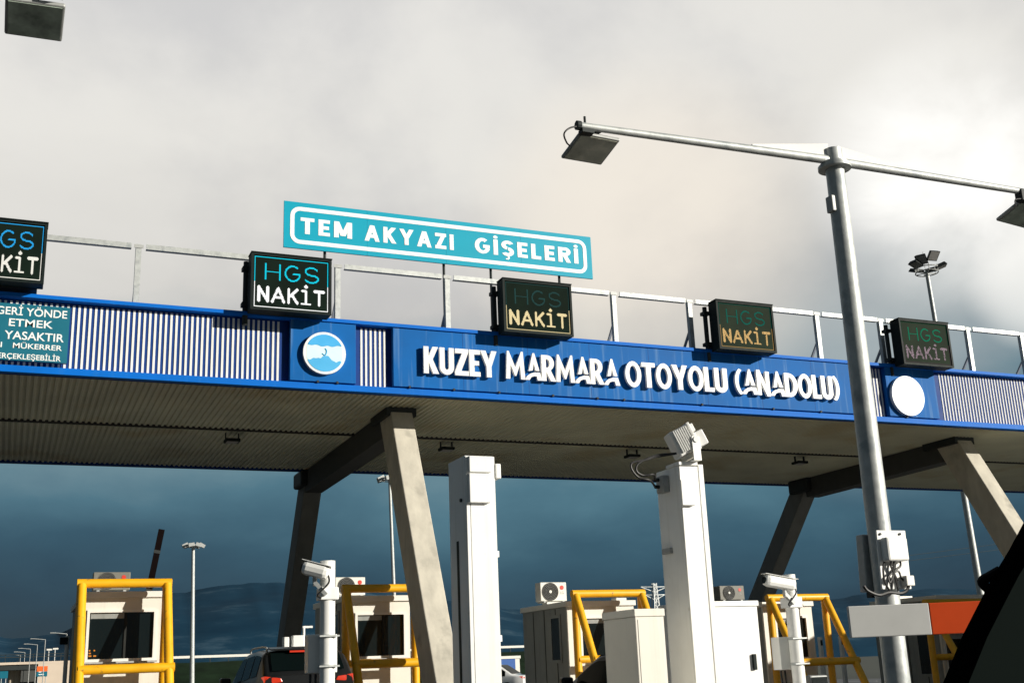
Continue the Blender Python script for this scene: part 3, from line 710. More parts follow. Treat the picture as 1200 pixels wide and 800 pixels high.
# junction boxes strapped to the pole
jz = lambda px, py, y: P(px, py, y)
jb = thing('junction_box', P(1044, 660, YP-.2), 'white junction box with hanging black cables on the front of the tall light pole', 'junction box')
a, b2 = P(1026, 621, YP-.17), P(1062, 690, YP-.17)
pl = MB(); sh = Vector((P(1033, 690, YP-.17).x-a.x, 0, 0)); w = P(1060, 621, YP-.17).x-a.x
pl.hexa([Vector((a.x, YP-.18, a.z)), Vector((a.x+w, YP-.18, a.z)), Vector((a.x+w, YP-.18, b2.z))+sh, Vector((a.x, YP-.18, b2.z))+sh],
        [Vector((a.x, YP-.16, a.z)), Vector((a.x+w, YP-.16, a.z)), Vector((a.x+w, YP-.16, b2.z))+sh, Vector((a.x, YP-.16, b2.z))+sh])
pl.build('back_plate', M['whitec'], jb, bevel=.006)
e0, e1 = P(1036, 629, YP-.25), P(1064, 657, YP-.25)
MB().box(e0.x, e1.x, YP-.28, YP-.1805, e1.z, e0.z).build('cover', M['whitec'], jb, bevel=.02)
for px in (1031, 1054): 
    s_ = P(px, 625.5, YP-.18); MB().cyl(s_+Vector((0, 0, 0)), s_+Vector((0, -.012, 0)), .012, n=10).build('screw', M['dsteel'], jb)
s0, s1 = P(1060, 674, YP-.24), P(1071, 686, YP-.24); MB().box(s0.x, s1.x, YP-.26, YP-.181, s1.z, s0.z).build('socket_box', M['trim'], jb, bevel=.008)
YC = YP-.215
for k, pts in enumerate(([(1044, 657), (1044, 663), (1047, 672), (1045, 690)], [(1048, 657), (1047, 666), (1050, 680), (1053, 692)], [(1055, 657), (1055, 663), (1049, 668), (1046, 676), (1043, 682), (1041, 676), (1045, 671)],
                          [(1036, 658), (1035, 668), (1037, 682), (1043, 692)], [(1052, 680), (1048, 671), (1053, 669), (1056, 676), (1059, 680)], [(1065, 686), (1062, 692), (1055, 695), (1042, 694), (1030, 697), (1017, 692), (1012, 686)])):
    MB().tube(spline([P(x, y, YC) for x, y in pts], 8), .010 if k != 5 else .014, 6).build('cable', M['cable'], jb, smooth=True)
cab = P(1009, 626, YP+.12); cb2 = P(1024, 693, YP+.12)
cbx = thing('pole_cabinet', P(1015, 660, YP+.2), 'narrow dark grey cabinet strapped behind the tall light pole', 'cabinet')
cc = MB(); sh = Vector((P(1014.5, 693, YP+.12).x-cab.x, 0, 0)); w = .17
cc.hexa([Vector((cab.x, YP+.10, cab.z)), Vector((cab.x+w, YP+.10, cab.z)), Vector((cab.x+w, YP+.10, cb2.z))+sh, Vector((cab.x, YP+.10, cb2.z))+sh],
        [Vector((cab.x, YP+.20, cab.z)), Vector((cab.x+w, YP+.20, cab.z)), Vector((cab.x+w, YP+.20, cb2.z))+sh, Vector((cab.x, YP+.20, cb2.z))+sh])
cc.build('body', M['galvd'], cbx, bevel=.01)
MB().box(cab.x+.04, cab.x+.18, YP+.11, YP+.19, cb2.z-.05, cb2.z-.001, None).build('gland_plate', M['dsteel'], cbx)

# ------------------------------------------------------------------ two tall white antenna columns
YA = 12.5
def column(px_edge, py_top, lab):
    c = P(px_edge, py_top, YA); x0 = c.x; zt = c.z
    return thing('antenna_column', (x0+.2, YA+.27, 0), lab, 'equipment column', 'white equipment columns beside the lane'), x0, zt
t, x0, zt = column(544.5, 533, 'tall white equipment column with a side box at its top, nearest the first concrete leg')
x1 = P(579, 533, YA).x
MB().box(x0, x1, YA+.012, YA+.57, 0, zt).build('body', M['white'], t, bevel=.01)
MB().box(x0+.052, x1-.004, YA-.012, YA+.011, .1, zt-.01).build('door', M['white'], t, bevel=.004)
MB().box(x0+.003, x0+.046, YA-.012, YA+.011, .1, zt-.01).build('edge_trim', M['white'], t, bevel=.004)
a, b2 = P(549.5, 556, YA-.06), P(575, 589, YA-.06)
MB().box(a.x, b2.x, YA-.075, YA-.0125, b2.z, a.z+.02).build('cover', M['white'], t, bevel=.008)
a, b2 = P(553, 531, YA-.05), P(577, 556, YA-.05); MB().box(a.x-.04, b2.x-.015, YA-.065, YA-.0125, a.z-.22, zt-.015).build('cover', M['white'], t, bevel=.008)
a, b2 = P(572, 543, YA), P(586.5, 561, YA); MB().box(x1+.001, b2.x, YA-.03, YA+.2, b2.z, a.z).build('side_box', M['white'], t, bevel=.012)
for py in (649, 748): a = P(584, py, YA); MB().box(x1+.001, x1+.03, YA+.02, YA+.09, a.z-.03, a.z+.04).build('hinge', M['white'], t)
a = PX(541, 586, x0); MB().cyl((x0-.02, a.y, a.z), (x0-.0005, a.y, a.z), .022, n=12).build('lock', M['dsteel'], t)
a = PX(536.5, 634, x0); MB().box(x0-.004, x0-.0005, a.y-.035, a.y+.035, 0.5, a.z).build('slot', M['black'], t)

t, x0, zt = column(795, 545, 'tall white equipment column carrying the camera unit, left of the tall light pole')
x1 = P(823.5, 548, YA).x
MB().box(x0, x1, YA+.012, YA+.57, 0, zt).build('body', M['white'], t, bevel=.01)
MB().box(x0+.003, x1-.085, YA-.012, YA+.011, .1, zt-.01).build('door', M['white'], t, bevel=.004)
MB().box(x1-.072, x1-.002, YA-.012, YA+.011, .1, zt+.02).build('edge_trim', M['white'], t, bevel=.004)
a, b2 = P(797, 562, YA-.06), P(815, 592, YA-.06); MB().box(a.x, b2.x, YA-.075, YA-.0125, b2.z, a.z).build('cover', M['white'], t, bevel=.008)
MB().box(x0-.01, x1-.09, YA-.03, YA+.30, zt+.001, zt+.045).build('top_plate', M['white'], t, bevel=.006)
a = PX(780, 566, x0); jq = MB().box(x0-.10, x0-.001, a.y-.10, a.y+.08, a.z-.13, a.z+.09).build('junction_block', M['galvd'], t, bevel=.015)
for dz in (.04, -.05): MB().cyl((x0-.16, a.y, a.z+dz), (x0-.101, a.y, a.z+dz), .025, n=10).build('gland', M['dsteel'], jq)
JA = Vector((x0-.16, a.y, a.z+.04)); JB = Vector((x0-.16, a.y, a.z-.05))
a = PX(784, 645, x0); MB().box(x0-.05, x0-.001, a.y-.1, a.y+.1, a.z-.04, a.z+.03).build('lock_box', M['galvd'], t, bevel=.005)
# camera unit: finned box + hooded lens tube tilted towards the lane on a bent bracket
cz = zt+.045; cc_ = P(803, 516, YA+.05)
cu = thing('traffic_camera', (x0+.15, YA+.1, cz), 'white finned traffic camera unit tilted upward on top of the right white column', 'camera')
ax = nrm(Vector((.86, -.25, .40))); Rm = Matrix((ax, nrm(Vector((0, 0, 1)).cross(ax)), ax.cross(nrm(Vector((0, 0, 1)).cross(ax))))).transposed()
o = cc_
MB().box(o.x-.20, o.x+.06, o.y-.15, o.y+.15, o.z-.17, o.z+.17, Rm, o).build('body', M['white'], cu, bevel=.02)
MB().box(o.x+.061, o.x+.10, o.y-.16, o.y+.16, o.z-.19, o.z+.19, Rm, o).build('flange', M['white'], cu, bevel=.008)
fn = MB()
for k in range(7): fn.box(o.x-.15+k*.029, o.x-.138+k*.029, o.y-.176, o.y-.151, o.z-.14, o.z+.16, Rm, o)
fn.build('fins', M['white'], cu)
MB().box(o.x+.101, o.x+.24, o.y-.10, o.y+.10, o.z-.16, o.z+.04, Rm, o).build('lens_hood', M['white'], cu, bevel=.015)
MB().box(o.x+.101, o.x+.15, o.y-.12, o.y+.12, o.z+.05, o.z+.16, Rm, o).build('lamp_block', M['white'], cu, bevel=.01)
br_ = MB(); br_.hexa([Vector((o.x-.01, o.y-.195, cz+.002)), Vector((o.x+.10, o.y-.195, cz+.002)), Vector((o.x+.10, o.y-.18, cz+.002)), Vector((o.x-.01, o.y-.18, cz+.002))],
                     [Vector((o.x-.02, o.y-.195, o.z+.02)), Vector((o.x+.09, o.y-.195, o.z+.02)), Vector((o.x+.09, o.y-.18, o.z+.02)), Vector((o.x-.02, o.y-.18, o.z+.02))])
br_.box(o.x-.01, o.x+.10, o.y-.179, o.y+.17, cz+.002, cz+.018)
br_.build('bracket', M['white'], cu)
MB().cyl((o.x+.035, o.y-.21, o.z-.02), (o.x+.035, o.y-.196, o.z-.02), .04, n=14).build('pivot', M['galvd'], cu)
MB().box(o.x-.13, o.x+.02, o.y-.11, o.y+.11, o.z-.24, o.z-.172, Rm, o).build('lower_block', M['booth'], cu, bevel=.01)
cs = o+Rm @ Vector((-.2, -.05, -.10))
for J, pts in ((JA, [(771, 533), (757, 538), (747, 544), (746, 552), (754, 557), (766, 556)]), (JB, [(770, 535), (755, 539), (741, 542), (740, 549), (748, 559), (762, 563)])):
    MB().tube(spline([cs]+[P(x, y, YA+.12) for x, y in pts]+[J], 8), .014, 8).build('cable', M['cable'], cu, smooth=True)

# ------------------------------------------------------------------ white cabinets beside the lane
YK = 12.1
a = P(743.5, 713, YK); x0, zt = a.x, a.z; x1 = P(779, 740, YK).x
t = thing('roadside_cabinet', (x0+.2, YK+.4, 0), 'plain pale cabinet with flat lid directly left of the right white column', 'cabinet', 'white cabinets by the right column')
MB().box(x0, x1, YK, YK+.80, 0, zt-.09).build('body', M['booth'], t, bevel=.008)
MB().box(x0-.012, x1+.012, YK-.012, YK+.812, zt-.088, zt).build('lid', M['booth'], t, bevel=.008)
MB().box(x0+.03, x1-.03, YK-.006, YK-.0005, .1, zt-.12).build('door', M['booth'], t, bevel=.003)
a = P(835, 704, 14.6); x0, zt = a.x, a.z; x1 = P(886.5, 704, 14.6).x
t = thing('roadside_cabinet', (x0+.4, 15.1, 0), 'bright white cabinet with black door handle directly right of the right white column', 'cabinet', 'white cabinets by the right column')
x0 -= .35
MB().box(x0, x1, 14.6, 15.5, 0, zt-.08).build('body', M['white'], t, bevel=.01)
MB().box(x0-.02, x1+.02, 14.58, 15.52, zt-.078, zt).build('lid', M['white'], t, bevel=.008)
MB().box(x0+.04, x1-.05, 14.575, 14.598, .15, zt-.13).build('door', M['white'], t, bevel=.006)
a = P(884.5, 775, 14.55); MB().box(a.x-.03, a.x+.03, 14.535, 14.574, a.z-.11, a.z+.11).build('handle', M['black'], t, bevel=.008)

# ------------------------------------------------------------------ bullet cameras on posts
def cam_post(px, py, Y, lab, k):
    a = P(px, py, Y); x, zt = a.x, a.z
    t = thing('camera_post', (x, Y, 0), lab, 'camera post', 'white camera posts')
    r = .098
    MB().cyl((x, Y, 0), (x, Y, zt), r, n=28).build('post', M['white'], t, smooth=True)
    z2 = zt-.42*1.0
    MB().box(x-.12, x+.12, Y-.12, Y+.12, z2-.08, z2+.08).build('sleeve', M['white'], t, bevel=.012)
    for zz in (zt-.95, zt-1.32):
        MB().cyl((x, Y, zz-.02), (x, Y, zz+.02), r+.012, n=24).box(x-.13, x+.13, Y-r-.03, Y-r-.012, zz-.010, zz+.010).build('band', M['galv'], t, smooth=True)
    zj = zt-1.17
    MB().box(x-.22, x+.16, Y+r+.01, Y+r+.22, zj-.23, zj+.25).build('cabinet', M['whitec'], t, bevel=.012)
    for dx in (-.17, -.10): MB().tube(spline([(x+dx, Y+r+.1, zj-.24), (x+dx+.01, Y+r+.08, zj-.5), (x+dx+.12, Y+r+.02, zj-.85)], 6), .016, 6).build('cable', M['cable'], t, smooth=True)
    # camera housing pointing away to the left
    ax = nrm(Vector((-.80, .40, .26))) if k == 0 else nrm(Vector((-.93, .06, .16)))
    sd = nrm(Vector((0, 0, 1)).cross(ax)); Rm = Matrix((ax, sd, ax.cross(sd))).transposed(); ln_ = .33 if k == 0 else .50
    p0 = Vector((x-.05, Y-.15, zt-.17)); p1 = p0+ax*ln_
    ch = MB().box(p0.x-.03, p0.x+ln_, p0.y-.09, p0.y+.09, p0.z-.088, p0.z+.088, Rm, p0).build('camera_housing', M['whitec'], t, bevel=.06)
    MB().box(p0.x-.05, p0.x+ln_+.02, p0.y-.075, p0.y+.075, p0.z+.089, p0.z+.099, Rm, p0).build('sunshield', M['whitec'], ch, bevel=.006)
    MB().cyl(p1+ax*.001, p1+ax*.006, .055, n=18).build('lens', M['glass'], ch)
    ba = MB(); ba.beam((x-.05, Y-.13, z2-.02), p0+ax*.16+Vector((0, 0, -.15)), .06, .05); ba.cyl(p0+ax*.16+Vector((0, 0, -.2)), p0+ax*.16+Vector((0, 0, -.078)), .03, n=10)
    ba.build('arm', M['galvd'], t)
    MB().tube(spline([p0-ax*.01, p0+Vector((.02, -.03, -.12)), p0+Vector((-.12, -.02, -.27)), (x-.1, Y-.1, z2-.06)], 6), .012, 6).build('cable', M['cable'], t, smooth=True)
cam_post(384, 657, 15.0, 'white camera post with bullet camera in front of the second booth and dark car', 0)
cam_post(924, 673, 15.0, 'white camera post with bullet camera before the fourth booth, by the bright white cabinet', 1)

# ------------------------------------------------------------------ toll booths, guard frames, air conditioners
YBF = 24.0
def booth(pl, pr, ptop, depth, lab, side_win=False, win=(.10, .80, .28, .80)):
    """pl, pr: pixel x of front face edges, ptop: pixel y of roof at left edge"""
    a = P(pl, ptop, YBF); b_ = P(pr, ptop, YBF); x0, x1, zt = a.x, b_.x, a.z
    t = thing('toll_booth', ((x0+x1)/2, YBF+depth/2, 0), lab, 'toll booth', 'toll booths in a row under the canopy')
    z0 = .22
    MB().box(x0+.002, x1-.002, YBF+.05, YBF+depth, z0, zt-.16).build('side_wall', M['boothg'], t)
    fw = MB(); wx0, wx1 = x0+(x1-x0)*win[0], x0+(x1-x0)*win[1]; wz0, wz1 = z0+(zt-z0)*(1-win[3]), z0+(zt-z0)*(1-win[2])
    return t, x0, x1, zt, z0
booths = [
 (101, 186, 693, 4.6, 'toll booth behind the leftmost yellow guard frame, dark window in a cream front', 'yellow guard frame standing in front of the leftmost booth, seen head on'),
 (403, 480, 698, 2.5, 'toll booth behind the white camera post, between the two legs of the first concrete pair', 'yellow guard frame before the second booth, partly hidden by the front concrete leg'),
 (664, 742, 704, 2.5, 'toll booth with a long grey side wall and slit window, between the two white columns', 'yellow guard frame with a chipped diagonal leg above the small black car'),
 (893, 950, 705, 2.5, 'toll booth behind the white camera post right of the bright white cabinet', 'yellow guard frame with both slanting legs showing, left of the light pole'),
 (1096, 1172, 697, 2.5, 'shaded toll booth half hidden by the white and orange barrier board', 'yellow guard frame in shade below the white and orange barrier board'),
]
wins = [(.06, .82, 717, 771, 'w'), (.20, .90, 720, 768, 'w'), (.20, .98, 724, 768, 's'), (.25, .85, 724, 770, 'w'), (.05, .9, 742, 785, 's')]
BO = []
for (pl_, pr_, ptop, dep, lab, labf), (w0, w1, wy0, wy1, kind) in zip(booths, wins):
    a = P(pl_, ptop, YBF); x0, zt = a.x, a.z; x1 = P(pr_, ptop, YBF).x
    if x1-x0 < 1.4: x1 = x0+1.55
    t = thing('toll_booth', ((x0+x1)/2, YBF+dep/2, 0), lab, 'toll booth', 'toll booths in a row under the canopy')
    z0 = .22
    MB().box(x0+.002, x1-.002, YBF+.06, YBF+dep, z0, zt-.12).build('side_wall', M['boothg'], t)
    sj = MB()
    for k in range(1, 4): yy = YBF+dep*k/4; sj.box(x0-.006, x0+.0015, yy-.012, yy+.012, z0+.05, zt-.14)
    sj.build('wall_joint', M['grille'], t)
    wa, wb = x0+(x1-x0)*w0, x0+(x1-x0)*w1
    mid = (pl_+pr_)/2; wz1, wz0 = P(mid, wy0, YBF).z, P(mid, wy1, YBF).z
    fw = MB(); yb0, yb1 = YBF, YBF+.058
    fw.box(x0, wa, yb0, yb1, z0, zt-.12); fw.box(wb, x1, yb0, yb1, z0, zt-.12); fw.box(wa, wb, yb0, yb1, z0, wz0); fw.box(wa, wb, yb0, yb1, wz1, zt-.12)
    fw.build('front_wall', M['booth'], t)
    fr = MB(); d = .05
    fr.box(wa-d, wa, YBF-.03, YBF-.002, wz0-d, wz1+d); fr.box(wb, wb+d, YBF-.03, YBF-.002, wz0-d, wz1+d); fr.box(wa, wb, YBF-.03, YBF-.002, wz1, wz1+d); fr.box(wa, wb, YBF-.03, YBF-.002, wz0-d, wz0)
    wf = fr.build('window_frame', M['trim'], t)
    MB().box(wa, wb, YBF+.03, YBF+.045, wz0, wz1).build('pane', M['glass'], wf)
    ms = wa+(wb-wa)*.56
    MB().box(ms-.02, ms+.02, YBF+.004, YBF+.028, wz0, wz1).build('sash_bar', M['grille'], wf)
    MB().box(wa+.02, ms-.03, YBF+.024, YBF+.029, wz1-(wz1-wz0)*.13, wz1-.01).build('blind', M['boothg'], wf)  # grey strip imitates a reflection along the top of the pane
    MB().box(wa-.08, wb+.08, YBF-.12, YBF-.031, wz0-.085, wz0-.052).build('counter_sill', M['galvd'], t)
    if pl_ < 200:
        dm = emis('orange_figures', (1, .34, .05), .8)
        for q_, r_ in ((0, 0), (0, 1), (0, 2), (1, 0), (1, 2)): MB().box(wa+.02+.085*q_, wa+.07+.085*q_-.012*r_, YBF+.022, YBF+.0295, wz0+.05+.05*r_, wz0+.075+.05*r_).build('lit_segment', dm, wf)
    for zz in (z0+.5, wz0-.2): MB().box(x0+.02, x1-.02, YBF-.003, YBF-.0005, zz-.006, zz+.006).build('wall_joint', M['greyp'], t)
    ro = MB().box(x0-.04, x1+.04, YBF-.05, YBF+dep+.06, zt-.118, zt).build('roof', M['trim'], t, bevel=.01)
    MB().box(x0+.3, x0+.75, YBF+dep-.8, YBF+dep-.5, zt+.001, zt+.09).build('vent', M['trim'], ro)
    if kind == 's' or pl_ < 500:
        ya, yb = YBF+.42, YBF+.85; za, zb2 = wz0-.05, wz1+.05
        sf = MB(); sf.box(x0-.022, x0-.007, ya-.07, ya, za-.07, zb2+.07); sf.box(x0-.022, x0-.007, yb, yb+.07, za-.07, zb2+.07); sf.box(x0-.022, x0-.007, ya, yb, zb2, zb2+.07); sf.box(x0-.022, x0-.007, ya, yb, za-.07, za)
        so = sf.build('side_window', M['boothg'], t); MB().box(x0-.014, x0-.004, ya, yb, za, zb2).build('pane', M['glass'], so)
    BO.append((x0, x1, zt))
    # island under the booth
    isl = MB().hexa([Vector((x0-.15, 14.2 if pl_ > 500 else 16.5, 0)), Vector((x1+.15, 14.2 if pl_ > 500 else 16.5, 0)), Vector((x1+.15, 30, 0)), Vector((x0-.15, 30, 0))], [Vector((x0-.15, 14.2 if pl_ > 500 else 16.5, .2)), Vector((x1+.15, 14.2 if pl_ > 500 else 16.5, .2)), Vector((x1+.15, 30, .2)), Vector((x0-.15, 30, .2))])
    tag(isl.build('traffic_island', M['kerb'], bevel=.04), kind='structure')
# shadowless extras inside first booth: orange figures on a small screen
a, b2 = P(103, 755, YBF-.01), P(114, 766, YBF-.01)

frames = [((96, 683.5), (196, 682.5), 783), ((405.5, 690), (486, 688), 777), ((674, 695.5), (751, 694.5), 772), ((902, 701), (966, 698.5), 776), ((1086, 706), (1150, 704), 770)]
YF0 = 23.5
for (pa, pb, plow), (_, _, _, _, _, labf) in zip(frames, booths):
    a, b_ = P(*pa, YF0), P(*pb, YF0); x0, x1 = a.x, b_.x; z = (a.z+b_.z)/2; r = .085; yf = 22.1
    zl = P((pa[0]+pb[0])/2, plow, 22.6).z
    t = thing('guard_barrier', ((x0+x1)/2, YF0, 0), labf, 'guard barrier', 'yellow guard frames before the booths')
    MB().cyl((x0-.085, YF0, z), (x1+.085, YF0, z), r, n=24).build('top_bar', M['yellow'], t, smooth=True)
    for x in (x0, x1):
        MB().cyl((x, YF0+.02, .2), (x, YF0+.02, z-.02), r*.98, n=24).build('post', M['yellow'], t, smooth=True)
        MB().cyl((x, yf, .2), (x, YF0-.03, z-.03), r, n=24).build('slanted_leg', M['yellow'], t, smooth=True)
    yl = yf+(YF0-yf)*(zl-.2)/(z-.2)
    for xx, yy_ in ((x0, yf), (x1, yf), (x0, YF0), (x1, YF0)): MB().box(xx-.16, xx+.16, yy_-.16, yy_+.16, .2, .222).build('base_plate', M['galvd'], t)
    MB().cyl((x0-.02, yl-.02, zl), (x1+.1, yl-.02, zl), r, n=24).build('lower_bar', M['yellow'], t, smooth=True)
    MB().cyl((x0, YF0, zl+.02), (x1, YF0, zl+.02), r*.95, n=24).build('rear_bar', M['yellow'], t, smooth=True)

def air_con(pa, pb, Y, lab, cm='acw'):
    a, b_ = P(*pa, Y), P(*pb, Y); x0, x1, z1, z0 = a.x, b_.x, a.z, b_.z; w = x1-x0; h = z1-z0
    t = thing('air_conditioner', ((x0+x1)/2, Y+.15, z0), lab, 'air conditioner', 'outdoor units on the booth roofs')
    MB().box(x0, x1, Y, Y+.32, z0+.04, z1).build('casing', M[cm], t, bevel=.012)
    cx, cz, r = x0+w*.37, (z0+.04+z1)/2, h*.44
    gm = MB(); gm.cyl((cx, Y-.012, cz), (cx, Y-.001, cz), r, n=32); g_ = gm.build('fan_grille', M['grille'], t, smooth=True)
    rg = MB()
    for k in (.35, .52, .69, .86, 1.0):
        n = 28; rg.tube([(cx+r*k*math.cos(2*math.pi*i/n), Y-.016, cz+r*k*math.sin(2*math.pi*i/n)) for i in range(n+1)], .0022, 5)
    rg.build('wire_guard', M['greyp'], g_)
    MB().cyl((cx, Y-.024, cz), (cx, Y-.013, cz), r*.17, n=18).build('hub', M['acw'], g_)
    bx, bz = x0+w*.82, z0+h*.74
    MB().cyl((bx, Y-.006, bz), (bx, Y-.001, bz), h*.11, n=20).build('badge', M['red'], t)
    tw = MB(); place_text(tw, 'LG', bx-h*.10, bx+h*.10, z0+h*.42, z0+h*.55, Y-.0005, bold=.01, thick=.003); tw.build('brand_lettering', M['greyp'], t)
    MB().box(x0+w*.1, x0+w*.18, Y-.02, Y+.36, z0, z0+.039).box(x0+w*.82, x0+w*.9, Y-.02, Y+.36, z0, z0+.039).build('foot', M['galvd'], t)
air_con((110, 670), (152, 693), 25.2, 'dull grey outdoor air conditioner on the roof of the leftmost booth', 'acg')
air_con((393, 676), (428, 699), 25.2, 'outdoor air conditioner on the second booth roof, just behind the white camera post')
air_con((633, 682), (664.5, 705.5), 26.2, 'sunlit outdoor air conditioner with red badge on the booth with the long grey side wall')
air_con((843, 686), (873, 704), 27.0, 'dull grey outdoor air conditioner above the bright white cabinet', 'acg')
a = P(722, 700, 25.0); MB_ = MB().box(a.x, a.x+.28, 25.0, 25.25, BO[2][2]+.001, a.z); bx = MB_.build('roof_box', M['trim'], bevel=.01); tag(bx, 'small pale box standing on the roof of the booth with the grey side wall', 'box')

# raised dark red barrier boom beside first booth
a, b2 = P(177, 680, 26.8), P(189.5, 620, 26.8)
rb = thing('raised_barrier', (P(172, 700, 26.8).x, 26.8, 0), 'dark red barrier boom raised almost upright behind the leftmost booth', 'barrier')
d = nrm(b2-a); base = a-d*((a.z-1.05)/d.z)
MB().beam(base, b2, .13, .05, (0, 1, 0)).build('boom', M['darkred'], rb)
MB().box(base.x-.17, base.x+.17, 26.85, 27.2, .2, 1.2).build('housing', M['white'], rb, bevel=.02)
sb = MB()
for k in (.35, .62, .86):
    c = base+(b2-base)*k; sb.beam(c-d*.035, c+d*.035, .136, .056, (0, 1, 0))
sb.build('reflector', M['dsteel'], rb)

# slim white posts and a small lamp box near the fourth frame
for pa, pb, lab in (((960.5, 746), (964, 790), 'slim white marker post just inside the fourth yellow frame, shorter of the two'), ((985, 745), (991, 790), 'slim white marker post behind the slanting leg of the fourth frame, taller of the two')):
    a = P(*pa, 26.5); o_ = thing('marker_post', (a.x, 26.5, 0), lab, 'marker post', 'slim white marker posts')
    MB().box(a.x-.05, a.x+.05, 26.45, 26.55, .2, a.z).build('shaft', M['white'], o_, bevel=.008)
    MB().box(a.x-.03, a.x+.03, 26.435, 26.449, a.z-.22, a.z-.08).build('reflector', M['dsteel'], o_)
a = P(956, 792, 18.0); t = thing('small_floodlight', (a.x, 18, 0), 'small grey floodlight low in front of the fourth yellow frame', 'floodlight')
MB().box(a.x-.2, a.x+.2, 17.9, 18.15, a.z-.18, a.z+.02).build('housing', M['galvd'], t, bevel=.04)
MB().box(a.x-.17, a.x+.17, 17.89, 17.899, a.z-.15, a.z-.01).build('glass', M['glass'], t)
MB().cyl((a.x, 18.02, 0), (a.x, 18.02, a.z-.181), .03, n=10).build('stand', M['galvd'], t)
# small white units seen above the roof of the dark car
for px, py, w, lab in ((335, 746, .13, 'slim white sensor post left of the rear concrete leg base above the dark car'), (349, 744, .28, 'white sensor box right at the rear concrete leg above the dark car')):
    a = P(px, py, 29.0); o_ = thing('lane_sensor', (a.x, 29, 0), lab, 'sensor')
    MB().box(a.x-w/2, a.x+w/2, 28.9, 29.15, a.z-.75, a.z).build('housing', M['white'], o_, bevel=.02)
    MB().cyl((a.x, 29.02, .0), (a.x, 29.02, a.z-.751), .05, n=10).build('stand', M['white'], o_)
a = P(356, 733, 29.3); o_ = thing('lane_signal_post', (a.x, 29.3, 0), 'thin pale signal post with a short top bracket beside the rear concrete leg', 'post')
MB().cyl((a.x, 29.3, 0), (a.x, 29.3, a.z), .035, n=10).build('shaft', M['white'], o_, smooth=True); MB().box(a.x-.03, a.x+.22, 29.27, 29.33, a.z-.05, a.z).build('bracket', M['white'], o_)

# ------------------------------------------------------------------ barrier board near the car
YG = 5.0
a, b2 = P(993.5, 710, YG), P(993.5, 747, YG)
z1, z0 = a.z, b2.z; ph = rad(26); BD = Vector((math.cos(ph), -math.sin(ph), 0)); RB = Matrix.Rotation(-ph, 3, 'Z'); o_ = Vector((a.x, YG, z0))
dr = ray(1090.5, 725)                                    # where the colour changes along the board
le = (a.x*dr.y-YG*dr.x)/(-BD.x*dr.y+BD.y*dr.x); LB = 2.35
bb = lambda l0, l1, w0, w1, h0, h1: MB().box(a.x+l0, a.x+l1, YG+w0, YG+w1, h0, h1, RB, o_)
pv = o_+BD*LB
bg = thing('barrier_gate', (pv.x, pv.y, 0), 'lowered barrier board with pale grey and orange-red sections crossing in front of the light pole', 'barrier')
bb(0, le-.001, 0, .035, z0, z1).build('white_section', M['boomw'], bg, bevel=.004)
bb(le, le+.75, 0, .035, z0, z1).build('orange_section', M['boomo'], bg, bevel=.004)
bb(le+.751, LB, 0, .035, z0, z1).build('white_section', M['boomw'], bg, bevel=.004)
bb(.35, LB, .036, .07, (z0+z1)/2-.03, (z0+z1)/2+.03).build('spine', M['galvd'], bg)
bb(LB+.001, LB+.34, -.12, .26, 0, z1+.1).build('housing', M['boomo'], bg, bevel=.03)
bb(LB-.14, LB-.03, -.03, -.001, z0+.02, z1-.02).build('clamp_plate', M['dsteel'], bg)

